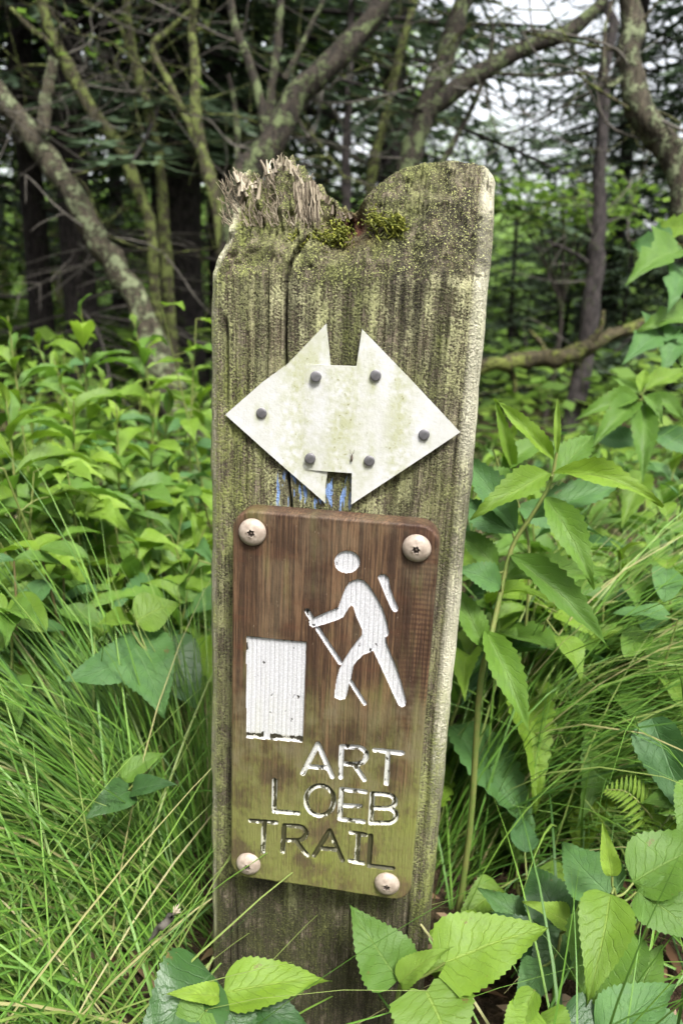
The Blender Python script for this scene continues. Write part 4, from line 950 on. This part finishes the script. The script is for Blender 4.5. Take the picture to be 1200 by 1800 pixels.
def litter():
    b = Bag()
    for k in range(2600):
        y = RNG.uniform(-.25, 2.4); x = RNG.uniform(-.45 - .5 * max(y, 0), .45 + .45 * max(y, 0))
        if abs(x) < HX + .005 and -.01 < y < PD + .01: continue
        L = RNG.uniform(.015, .05); a = RNG.uniform(0, 6.3); d = np.array([math.cos(a), math.sin(a), RNG.normal(0, .25)]) * L; s = np.array([-math.sin(a), math.cos(a), RNG.normal(0, .3)]) * L * RNG.uniform(.15, .4)
        p = np.array([x, y, gnd(x, y) + RNG.uniform(.004, .016)])
        V = np.array([p - d * .5, p - d * .1 + s * .5, p + d * .5, p - d * .1 - s * .5, p + np.array([0, 0, .003])]); F = np.array([[0, 4, 1, 1], [1, 4, 2, 2], [2, 4, 3, 3], [3, 4, 0, 0]])
        V = np.concatenate([V]); b.put(V, np.array([[0, 3, 4, 1], [1, 4, 3, 2]]), RNG.random())
    add('leaf_litter', b.mesh('leaf_litter', M['litter'], False, 'tint'), None, 'brown dead leaves scattered over the dark soil', 'leaf litter', None, 'stuff')
litter()
def broken_twig():
    A = at_d(262, 1655, .50); B = at_d(306, 1606, .49)
    root = thing('dead_twig', 'short pale broken twig caught in the grass beside the post', 'twig', tuple(A))
    P = np.linspace(0, 1, 9)[:, None] * (B - A) + RNG.normal(0, .0012, (9, 3)); V, F = tube(P, np.array([.0006, .0014, .0022, .0020, .0026, .0022, .0028, .0024, .0010]), 9, .6, 3)
    add('wood', mk_mesh('wood', V, F, M['dead']), root)
    b = Bag()
    for k in range(26):
        d = (B - A) / np.linalg.norm(B - A) + RNG.normal(0, .28, 3); V, F = tube((B - A) + np.outer(np.linspace(0, 1, 4), d * RNG.uniform(.002, .006)), np.array([.0010, .0009, .0006, .0002]), 4); b.put(V, F, RNG.uniform(.6, 1))
    add('splintered_end', b.mesh('splintered_end', M['fibre'], True, 'tint'), root)
broken_twig()

# ------------------------------------------------------------------ forest behind
def limb_px(pts, d, rpx, n=24, sides=10, rough=.18, seed=0):
    """limb from pixel polyline at depth d (number or per-point list); rpx pixel radii"""
    dd = d if isinstance(d, (list, tuple)) else [d] * len(pts)
    P = smooth_path([at_d(u, v, q) for (u, v), q in zip(pts, dd)], n); q = np.interp(np.linspace(0, 1, n), np.linspace(0, 1, len(dd)), dd)
    R = np.interp(np.linspace(0, 1, n), np.linspace(0, 1, len(rpx)), rpx) / FPX * q
    k = np.arange(n); P = P + np.stack([(vn(k * .6, k * 0 + seed, s_) - .5) for s_ in (1, 2, 3)], -1) * R.mean() * .35
    return P, R
def leaf_cloud(bag, centers, n, rad, size, rg, flat=.5):
    for c in centers:
        for k in range(n):
            p = c + rg.normal(0, 1, 3) * np.array([rad, rad, rad * flat]); a = rg.uniform(0, 6.3); L = size * rg.uniform(.6, 1.2)
            x = np.array([math.cos(a), math.sin(a), rg.normal(-.2, .25)]) * L; y = np.array([-math.sin(a), math.cos(a), rg.normal(0, .3)]) * L * .32
            bag.put(np.array([p, p + x * .45 + y, p + x, p + x * .45 - y]), np.array([[0, 1, 2, 3]]), rg.random())
def crooked_tree(name, label, trunk, limbs, mat, crown_pts=None, cat='tree', group=None, foot_ext=True, top_ext=2.0, seed=1, cn=60, csize=.04):
    """trunk / limbs: (pixel pts from the bottom up, depth, radii px); the trunk is carried down to the ground and up to a leafy crown"""
    rg = np.random.default_rng(seed); P, R = limb_px(*trunk, n=30, seed=seed)
    d = P[0] - P[4]; d = d / np.linalg.norm(d)
    base = P[0].copy()
    gz = gnd(base[0], base[1])
    if foot_ext and base[2] > gz:
        k = 8; hx = d[:2] / max(.35, -d[2]) * (base[2] - gz) * .5 if d[2] < 0 else np.zeros(2)
        f = np.array([base[0] + hx[0], base[1] + hx[1], 0]); f[2] = gnd(f[0], f[1]) - .05
        E = base + np.linspace(1, 0, k, endpoint=False)[:, None] * (f - base); P = np.concatenate([E, P]); R = np.concatenate([np.linspace(R[0] * 1.5, R[0], k, endpoint=False), R])
    u = P[-1] - P[-4]; u /= np.linalg.norm(u); tops = []
    if top_ext:
        k = 12; s = np.linspace(0, 1, k + 1)[1:, None]; E = P[-1] + u * top_ext * s * .8 + np.array([0, 0, top_ext * .5]) * s ** 1.5 + rg.normal(0, .03, (k, 3))
        P = np.concatenate([P, E]); R = np.concatenate([R, np.linspace(R[-1], R[-1] * .25, k)]); tops += [E[5], E[8], E[-1]]
    foot = P[0] + np.array([0, 0, .05]); root = thing(name, label, cat, tuple(foot), group)
    V, F = tube(P, R, 14, .24, seed); add('trunk', mk_mesh('trunk', V - foot, F, M[mat]), root)
    for i in range(9):      # fine crooked twigs off the stem
        q = P[int(rg.uniform(.30, .75) * len(P))]; L = rg.uniform(.25, .75); a_ = rg.uniform(0, 6.3); e = np.array([math.cos(a_), .5 * math.sin(a_), rg.uniform(-.3, .7)]) * L
        TP = smooth_path([q, q + e * .35 + rg.normal(0, .04, 3), q + e * .7 + rg.normal(0, .06, 3), q + e], 12); V, F = tube(TP, np.linspace(.0042, .0012, 12), 5); tw = Bag(); tw.put(V, F)
        for k in range(4):
            q2 = TP[rg.integers(3, 11)]; e2 = rg.normal(0, .13, 3); V, F = tube(smooth_path([q2, q2 + e2 * .5 + rg.normal(0, .012, 3), q2 + e2], 6), np.linspace(.0022, .0008, 6), 4); tw.put(V, F)
        me = tw.mesh('twig', M['bark_moss' if i % 2 else 'dead']); VV = np.zeros(len(me.vertices) * 3); me.vertices.foreach_get('co', VV); me.vertices.foreach_set('co', (VV.reshape(-1, 3) - foot).ravel()); add('twig', me, root)
    for i, lb in enumerate(limbs):
        LP, LRd = limb_px(*lb, n=22, seed=seed + i + 1); V, F = tube(LP, LRd, 9, .16, seed + i); add('limb', mk_mesh('limb', V - foot, F, M[mat]), root)
        tops.append(LP[-1])
    if cn:
        b = Bag(); cs = []
        for t in tops:
            for k in range(6): cs.append(t + rg.normal(0, .34, 3) + np.array([0, 0, .75]))
        leaf_cloud(b, cs, cn // 3, .16, csize, rg); me = b.mesh('crown', M['crown'], False, 'tint'); V = np.zeros(len(me.vertices) * 3); me.vertices.foreach_get('co', V); me.vertices.foreach_set('co', (V.reshape(-1, 3) - foot).ravel()); add('crown', me, root)
    return root
crooked_tree('leaning_tree', 'leaning lichen spotted trunk with upright forked limb at left', ([(238, 520), (185, 445), (140, 370), (100, 300), (40, 215), (-25, 130)], 2.6, [21, 22, 20, 20, 18, 15]),
             [([(78, 232), (82, 170), (95, 105)], 2.55, [11, 11, 9])], 'bark_lich', seed=2, cn=40)
crooked_tree('mossy_sapling', 'thin mossy stem bending from upper left with side twigs', ([(274, 520), (268, 430), (252, 355), (210, 260), (160, 190), (122, 120), (100, 80), (70, 0)], 2.7, [10, 10, 10, 11, 11, 13, 10, 8]),
             [([(100, 82), (55, 50), (20, 15)], 2.7, [6, 5, 4]), ([(195, 245), (140, 275), (205, 235)][:2], 2.7, [4, 2])], 'bark_moss', seed=3, cn=50)
crooked_tree('mossy_sapling', 'slender upright mossy stem just left of the dark trunks', ([(298, 520), (290, 420), (283, 310), (262, 200), (240, 120), (228, 60), (222, -10)], 2.9, [11, 11, 10, 9, 9, 8, 7]),
             [([(232, 100), (205, 40), (140, 0)], 2.9, [5, 4, 3])], 'bark_moss', seed=4, cn=50)
crooked_tree('mossy_sapling', 'mossy forked stem rising directly behind left shoulder of post', ([(392, 430), (380, 350), (360, 285), (345, 220), (343, 120), (338, 50), (345, -10)], 2.4, [13, 13, 12, 10, 9, 8, 7]),
             [([(362, 290), (330, 215), (290, 130), (268, 85), (295, 55), (340, 15)], 2.4, [8, 7, 6, 6, 5, 4])], 'bark_moss', seed=5, cn=50)
crooked_tree('crooked_tree', 'thick crooked limb with peeling bark leaning right behind post top', ([(425, 400), (435, 310), (475, 262), (515, 180), (555, 135), (605, 90), (650, 35), (690, -20)], 2.3, [28, 27, 24, 22, 20, 19, 17, 15]),
             [([(466, 250), (462, 200), (440, 115), (412, 45), (404, -10)], 2.3, [10, 9, 8, 8, 7]), ([(472, 235), (478, 150), (488, 70), (496, -10)], 2.35, [9, 8, 7, 6]), ([(500, 140), (540, 60), (572, -10)], 2.3, [6, 5, 4]), ([(420, 300), (415, 200), (402, 130)], 2.4, [6, 5, 4])], 'bark_limb', seed=6, cn=90)
crooked_tree('forked_tree', 'grey forked tree with long branch reaching right behind post crown', ([(700, 420), (718, 290), (745, 205), (785, 90), (818, -10)], 2.8, [20, 19, 18, 17, 15]),
             [([(742, 210), (790, 165), (850, 125), (920, 85), (1000, 55), (1060, 5)], 2.8, [17, 17, 16, 14, 13, 11]), ([(770, 300), (830, 185), (858, 110), (866, 40)], 2.9, [6, 5, 4, 3]), ([(850, 128), (940, 132), (1060, 128)], 2.8, [4, 3, 2])], 'bark_limb', seed=7, cn=60)
crooked_tree('lichen_tree', 'zigzag trunk crusted with pale green lichen at upper right', ([(1260, 560), (1205, 410), (1192, 330), (1180, 275), (1140, 225), (1118, 175), (1106, 115), (1112, 50), (1102, -10)], 1.9, [17, 15, 17, 24, 22, 20, 19, 20, 18]),
             [([(1100, 130), (1065, 150), (1062, 60), (1075, 0)], 1.9, [5, 4, 3, 3])], 'bark_lich', seed=8, cn=50)
crooked_tree('thin_tree', 'thin straight dark stem seen through the notch of the post', ([(608, 470), (608, 300), (612, 150), (618, -10)], 3.2, [9, 8, 7, 6]), [], 'bark_dark', seed=9, cn=40)
crooked_tree('thin_tree', 'dark leaning stem beside the forked grey tree', ([(640, 430), (655, 300), (690, 150), (730, -10)], 3.4, [10, 9, 8, 7]), [], 'bark_moss', seed=10, cn=40)
crooked_tree('dark_tree', 'dark bare trunk standing over mossy branch in the hollow', ([(1000, 760), (1012, 700), (1035, 560), (1045, 450), (1052, 380), (1058, 250)], 3.3, [17, 16, 15, 14, 12, 10]), [([(1045, 470), (1000, 440), (960, 425)], 3.3, [4, 3, 2])], 'bark_dark', seed=11, cn=0, top_ext=1.8)
def mossy_branch():
    P, R = limb_px([(800, 660), (870, 640), (940, 632), (1000, 626), (1055, 598), (1120, 572), (1230, 540)], [2.2, 2.2, 2.25, 2.25, 2.3, 2.35, 2.4], [12, 12, 13, 14, 12, 10, 8], n=44, seed=5)
    root = thing('mossy_branch', 'fallen branch furred with green moss lying across the hollow', 'branch', tuple(P[0])); V, F = tube(P, R, 12, .45, 3)
    add('wood', mk_mesh('wood', V - P[0], F, M['moss_log']), root)
    P2 = np.array([P[0], [P[0][0] - .25, P[0][1] + .1, gnd(P[0][0] - .25, P[0][1] + .1) - .03]]); V, F = tube(smooth_path(P2, 8), .026, 10, .3, 4); add('wood', mk_mesh('wood_end', V - P[0], F, M['moss_log']), root)
    P3 = np.array([P[-1], [P[-1][0] + .5, P[-1][1] + .2, gnd(P[-1][0] + .5, P[-1][1] + .2) - .03]]); V, F = tube(smooth_path(P3, 10), .016, 10, .3, 4); add('wood', mk_mesh('wood_end', V - P[0], F, M['moss_log']), root)
    for (a, b) in (((1040, 600), (1060, 545)), ((960, 630), (930, 580)), ((890, 640), (905, 690))):
        Q, r = limb_px([a, ((a[0] + b[0]) / 2 + 6, (a[1] + b[1]) / 2), b], 2.27, [6, 5, 3], n=8, seed=1); V, F = tube(Q, r, 7, .3, 1); add('stub', mk_mesh('stub', V - P[0], F, M['moss_log']), root)
mossy_branch()

# spruces
def spruce_meshes(seed, H, z0, Lm):
    rg = np.random.default_rng(seed); V = []; T = []; nq = 0
    brV = Bag()
    def ribs(p, d, L, w_, tint):
        s = np.cross(d, (rg.normal(0, .4), rg.normal(0, .4), 1)); s /= np.linalg.norm(s) + 1e-9; q = p + d * L
        V.append(np.array([p - s * w_ * .35, p + s * w_ * .35, (p + q) / 2 + s * w_ * .5 + np.array([0, 0, -.006]), q + s * w_ * .1, q - s * w_ * .1, (p + q) / 2 - s * w_ * .5 + np.array([0, 0, -.006])])); T.append(tint)
    z = z0
    while z < H - .2:
        n = rg.integers(4, 6); a0 = rg.uniform(0, 6.3)
        for k in range(n):
            a = a0 + k * 6.283 / n + rg.normal(0, .25); L = Lm * (1 - z / H) ** .75 * rg.uniform(.6, 1.15) + .1; up = rg.uniform(-.25, .1)
            o = np.array([math.cos(a), math.sin(a), 0]); sdv = np.array([-o[1], o[0], 0]); m = max(4, int(L / .11)); bp = []
            for i in range(m + 1):
                s = i / m; p = np.array([0, 0, z]) + o * L * s + np.array([0, 0, (up * s - .28 * s ** 2 + .12 * s ** 4) * L]); bp.append(p)
            v_, f_ = tube(np.array(bp)[::max(1, m // 4)], np.linspace(.016, .005, len(bp[::max(1, m // 4)])) * (L / Lm + .25), 4); brV.put(v_, f_)
            for i in range(1, m + 1):
                s = i / m
                if s < .22 and rg.random() < .75: continue
                for sg in (-1, 1):
                    tl = L * .36 * (1.08 - s) * rg.uniform(.6, 1.2) + .06; d = sdv * sg + o * rg.uniform(.5, .9) + np.array([0, 0, rg.uniform(-.35, .05)]); d /= np.linalg.norm(d); q = bp[i].copy(); j = 0; tt = rg.random()
                    while j * .085 < tl:
                        ribs(q, d, .10, .026, tt * .6 + .4 * rg.random())
                        if j and rg.random() < .8:
                            for s2 in (-1, 1):
                                e = d + np.cross(d, (0, 0, 1)) * s2 * .9 + np.array([0, 0, -.25]); e /= np.linalg.norm(e); ribs(q, e, rg.uniform(.06, .13), .024, tt * .6 + .4 * rg.random())
                        q = q + d * .085; d = d + np.array([0, 0, -.04]); j += 1
        z += rg.uniform(.20, .34)
    V = np.concatenate(V); n = len(V) // 6; F = (np.arange(n)[:, None, None] * 6 + np.array([[0, 1, 2, 5], [5, 2, 3, 4]])[None]).reshape(-1, 4)
    me = mk_mesh('spruce_needles', V, F, M['needle'], False, {'tint': np.repeat(T, 6)})
    tp = np.array([[0, 0, -.3], [0, 0, .3], [0, 0, H * .35], [0, 0, H * .7], [0, 0, H]]); tv, tf = tube(smooth_path(tp, 24), np.interp(np.linspace(-.3, H, 24), [-.3, .3, H], [.15, .115, .015]), 12, .12, seed)
    return mk_mesh('spruce_trunk', tv, tf, M['bark_dark']), me, brV.mesh('spruce_boughs', M['bark_dark'])
SPR = [spruce_meshes(1, 7.5, .9, 1.9), spruce_meshes(2, 6.2, .5, 1.7), spruce_meshes(3, 8.5, 1.6, 2.1)]
def dead_branch_mesh(seed):
    rg = np.random.default_rng(seed); b = Bag(); L = rg.uniform(.8, 1.4); P = smooth_path([[0, 0, 0], [L * .5, rg.normal(0, .05), -.05], [L, rg.normal(0, .1), -.22]], 10); v, f = tube(P, np.linspace(.012, .002, 10), 5); b.put(v, f)
    for i in range(2, 10):
        for sg in (-1, 1):
            if rg.random() < .8:
                q = P[i]; e = q + np.array([rg.uniform(.05, .2), sg * rg.uniform(.08, .32), -rg.uniform(.0, .12)]); v, f = tube(smooth_path([q, (q + e) / 2 + np.array([0, 0, .01]), e], 5), np.linspace(.004, .001, 5), 4); b.put(v, f)
    return b.mesh('dead_branch', M['dead'])
DB = [dead_branch_mesh(s) for s in range(3)]
def spruce(x, y, k, rot, sc=1.0, dead=0, fat=1.0, seed=0):
    rg = np.random.default_rng(seed + 900); gz = gnd(x, y); tr, nd, bo = SPR[k]
    dist = math.hypot(x, y)
    lab = ('short young ' if sc < .6 else 'thick trunked ' if fat > 1.2 else 'slim trunked ' if fat < .93 else '') + ('spruce with dead lower twigs ' if dead else 'spruce with drooping boughs ') + ('first row ' if dist < 5 else 'second row ' if dist < 8.2 else 'deep in the forest ') + ('out of view, added to shade the foreground' if y < 2 else 'behind the mossy saplings' if x < -.1 * y - .35 else 'behind the post' if x < .12 * y else 'beyond the mossy fallen branch')
    r = thing('spruce', lab, 'tree', (x, y, gz), 'forest spruces'); r.rotation_euler = (rg.normal(0, .02), rg.normal(0, .02), rot); r.scale = (sc, sc, sc)
    t = add('trunk', tr, r); t.scale = (fat, fat, 1)
    c = add('crown', nd, r); add('bough', bo, c, kind='stuff')
    for i in range(dead):
        d_ = add('dead_branch', DB[i % 3], r, loc=(0, 0, rg.uniform(.35, 1.7))); d_.rotation_euler = (0, rg.uniform(-.2, .15), rg.uniform(0, 6.28))
def at_ground(u, d):
    p = at_d(u, 620, d); return p[0], p[1]
sp_list = [  # (pixel column, depth, variant, scale, dead branches, trunk fatness)
    (80, 4.2, 2, 1.0, 8, .75), (150, 3.9, 2, 1.0, 8, .95), (315, 4.3, 2, 1.05, 9, 1.5), (388, 5.0, 2, 1.0, 7, 1.0), (670, 5.2, 2, 1.0, 6, .95), (500, 8.0, 1, .9, 4, .9),
    (-90, 5.8, 0, 1, 4, 1), (215, 8.2, 1, .9, 3, 1), (-160, 8.5, 2, 1, 0, 1),
    (1060, 7.0, 1, .95, 4, .9), (1190, 6.5, 0, 1, 4, 1), (895, 6.0, 1, .40, 0, .6), (985, 7.2, 1, .46, 0, .6), (820, 8.2, 1, .45, 0, .6), (1090, 5.6, 1, .34, 0, .6), (1290, 5.5, 1, 1, 3, 1), (1010, 12.5, 0, .8, 0, 1), (1250, 11, 1, .9, 0, 1)]
for i, (x, y, k, sc) in enumerate([(-2.6, -1.2, 0, 1), (-1.4, -3.6, 2, 1), (1.3, -4.2, 1, 1.1), (3.4, -2.4, 0, 1), (3.3, .9, 1, 1), (-3.4, 1.6, 1, 1), (.2, -6.5, 0, 1.2), (-4.2, -4.5, 2, 1.1), (4.6, -5.2, 2, 1.1)]):
    spruce(x, y, k, i * 2.1, sc, 0, 1, 60 + i)      # unseen spruces added round the camera to shade the foreground
for i, (u, d, k, sc, dd, ft) in enumerate(sp_list):
    x, y = at_ground(u, d); spruce(x, y, k, i * 1.7, sc, dd, ft, i)

# broadleaf understorey
def understorey(u, v, d, wpx, hpx, n, label, seed, mat='crown', size=.06, group=None):
    rg = np.random.default_rng(seed); c = at_d(u, v, d); wx = wpx / FPX * d; hz = hpx / FPX * d; gz = gnd(c[0], c[1] + .1)
    foot = np.array([c[0] + rg.normal(0, .1), c[1] + .1, gz]); root = thing('young_tree', label, 'tree', tuple(foot), group)
    P = smooth_path([foot - np.array([0, 0, .05]), foot * .5 + c * .5 + rg.normal(0, .06, 3), c + np.array([0, 0, hz * .4])], 14); V, F = tube(P, np.linspace(.022, .006, 14), 7, .1, seed); add('trunk', mk_mesh('trunk', V - foot, F, M['bark_grey']), root)
    b = Bag()
    for k in range(max(4, n // 40)):
        q = c + np.array([rg.uniform(-wx, wx), rg.uniform(-.35, .35), rg.uniform(-hz, hz)]); leaf_cloud(b, [q], 40, .13, size, rg, .35)
        if k % 3 == 0:
            V, F = tube(smooth_path([P[8], (P[8] + q) / 2 + np.array([0, 0, .05]), q], 7), np.linspace(.008, .002, 7), 5); add('limb', mk_mesh('limb', V - foot, F, M['bark_grey']), root)
    me = b.mesh('crown', M[mat], False, 'tint'); V = np.zeros(len(me.vertices) * 3); me.vertices.foreach_get('co', V); me.vertices.foreach_set('co', (V.reshape(-1, 3) - foot).ravel()); add('crown', me, root)
understorey(990, 362, 4.0, 110, 26, 700, 'young broadleaf tree with yellow green leaf band right of post', 1)
understorey(590, 40, 4.5, 70, 90, 600, 'light leafed young tree above the broken notch', 2)
understorey(640, 270, 5.5, 110, 120, 700, 'leafy sapling glimpsed through stems behind the notch', 3)
for i, (u, v, d, a, b_) in enumerate([(60, 330, 8, 120, 180), (220, 300, 8.5, 120, 200), (380, 250, 9, 100, 150), (-80, 300, 9, 120, 200), (760, 300, 8, 110, 150), (930, 520, 6, 130, 80), (1100, 480, 6.5, 130, 90), (900, 420, 9, 120, 90), (1200, 420, 8, 120, 100), (500, 330, 9, 110, 120), (130, 450, 6, 150, 60), (330, 430, 6.5, 110, 70)]):
    understorey(u, v, d, a, b_, 520, 'pale leafy undergrowth tree ' + ('behind the leaning lichen trunk' if u < 100 else 'behind the mossy saplings' if u < 400 else 'behind the post' if u < 800 else 'beyond the mossy fallen branch') + (', low and wide' if b_ < 100 else ', tall'), 20 + i, size=.075, group='far leafy saplings')

def broadleaf_meshes(seed):
    rg = np.random.default_rng(seed); H = 5.2; b = Bag(); w_ = Bag()
    P = smooth_path([[0, 0, -.2], [.1, .05, 1.4], [-.05, .1, 2.8], [.1, 0, 4.2]], 18); V, F = tube(P, np.linspace(.11, .03, 18), 9, .12, seed); tr = mk_mesh('broadleaf_trunk', V, F, M['bark_moss'])
    for k in range(34):
        z = rg.uniform(.9, H); r = 1.7 * math.sin(math.pi * min(1, (z - .3) / H)) ** .6; a = rg.uniform(0, 6.3); q = np.array([math.cos(a) * r * rg.uniform(.4, 1), math.sin(a) * r * rg.uniform(.4, 1), z])
        p0 = P[int(np.clip(z / 4.4 * 16, 3, 16))]; V, F = tube(smooth_path([p0, (p0 + q) / 2 + np.array([0, 0, .15]), q], 6), np.linspace(.022, .005, 6), 5); w_.put(V, F)
        leaf_cloud(b, [q, q + rg.normal(0, .25, 3)], 55, .27, .10, rg, .4)
    return tr, b.mesh('broadleaf_crown', M['crown'], False, 'tint'), w_.mesh('broadleaf_limbs', M['bark_moss'])
BRD = [broadleaf_meshes(1), broadleaf_meshes(2)]
for i, (u, d, sc) in enumerate([(-120, 10.5, 1), (10, 12, 1.1), (120, 10, .9), (215, 12.5, 1.1), (330, 11, 1), (440, 13, 1.1), (560, 12, 1), (60, 17, 1.3), (260, 18, 1.3), (480, 18, 1.2), (690, 15, .9), (830, 17, .7), (960, 13, .55), (1120, 14, .6), (1260, 15, .7)]):
    x, y = at_ground(u, d); gz = gnd(x, y); tr, cr_, lm = BRD[i % 2]
    r = thing('broadleaf_tree', 'light green broadleaf tree ' + ('at the forest edge behind the mossy saplings' if u < 380 else 'far behind the post' if u < 760 else 'beyond the mossy fallen branch'), 'tree', (x, y, gz), 'light green trees beyond the spruces'); r.rotation_euler = (0, 0, i * 1.3); r.scale = (sc, sc, sc)
    add('trunk', tr, r); c_ = add('crown', cr_, r); add('limb', lm, c_, kind='stuff')
def ground_cover():
    rg = np.random.default_rng(77); b = Bag()
    n = 26000; y = rg.uniform(2.6, 26, n); x = rg.uniform(-1, 1, n) * (1.5 + y * .75); g = ground_z(x, y)
    for k in range(n):
        L = rg.uniform(.06, .13) * (1 + y[k] * .05); a = rg.uniform(0, 6.3); p = np.array([x[k], y[k], g[k] + rg.uniform(.02, .45)])
        dx = np.array([math.cos(a), math.sin(a), rg.normal(-.1, .3)]) * L; dy = np.array([-math.sin(a), math.cos(a), rg.normal(0, .3)]) * L * .35
        b.put(np.array([p, p + dx * .45 + dy, p + dx, p + dx * .45 - dy]), np.array([[0, 1, 2, 3]]), rg.random())
    add('ground_cover', b.mesh('ground_cover', M['crown'], False, 'tint'), None, 'mass of pale green herbs covering the forest floor beyond the trunks', 'ground cover', None, 'stuff')
ground_cover()
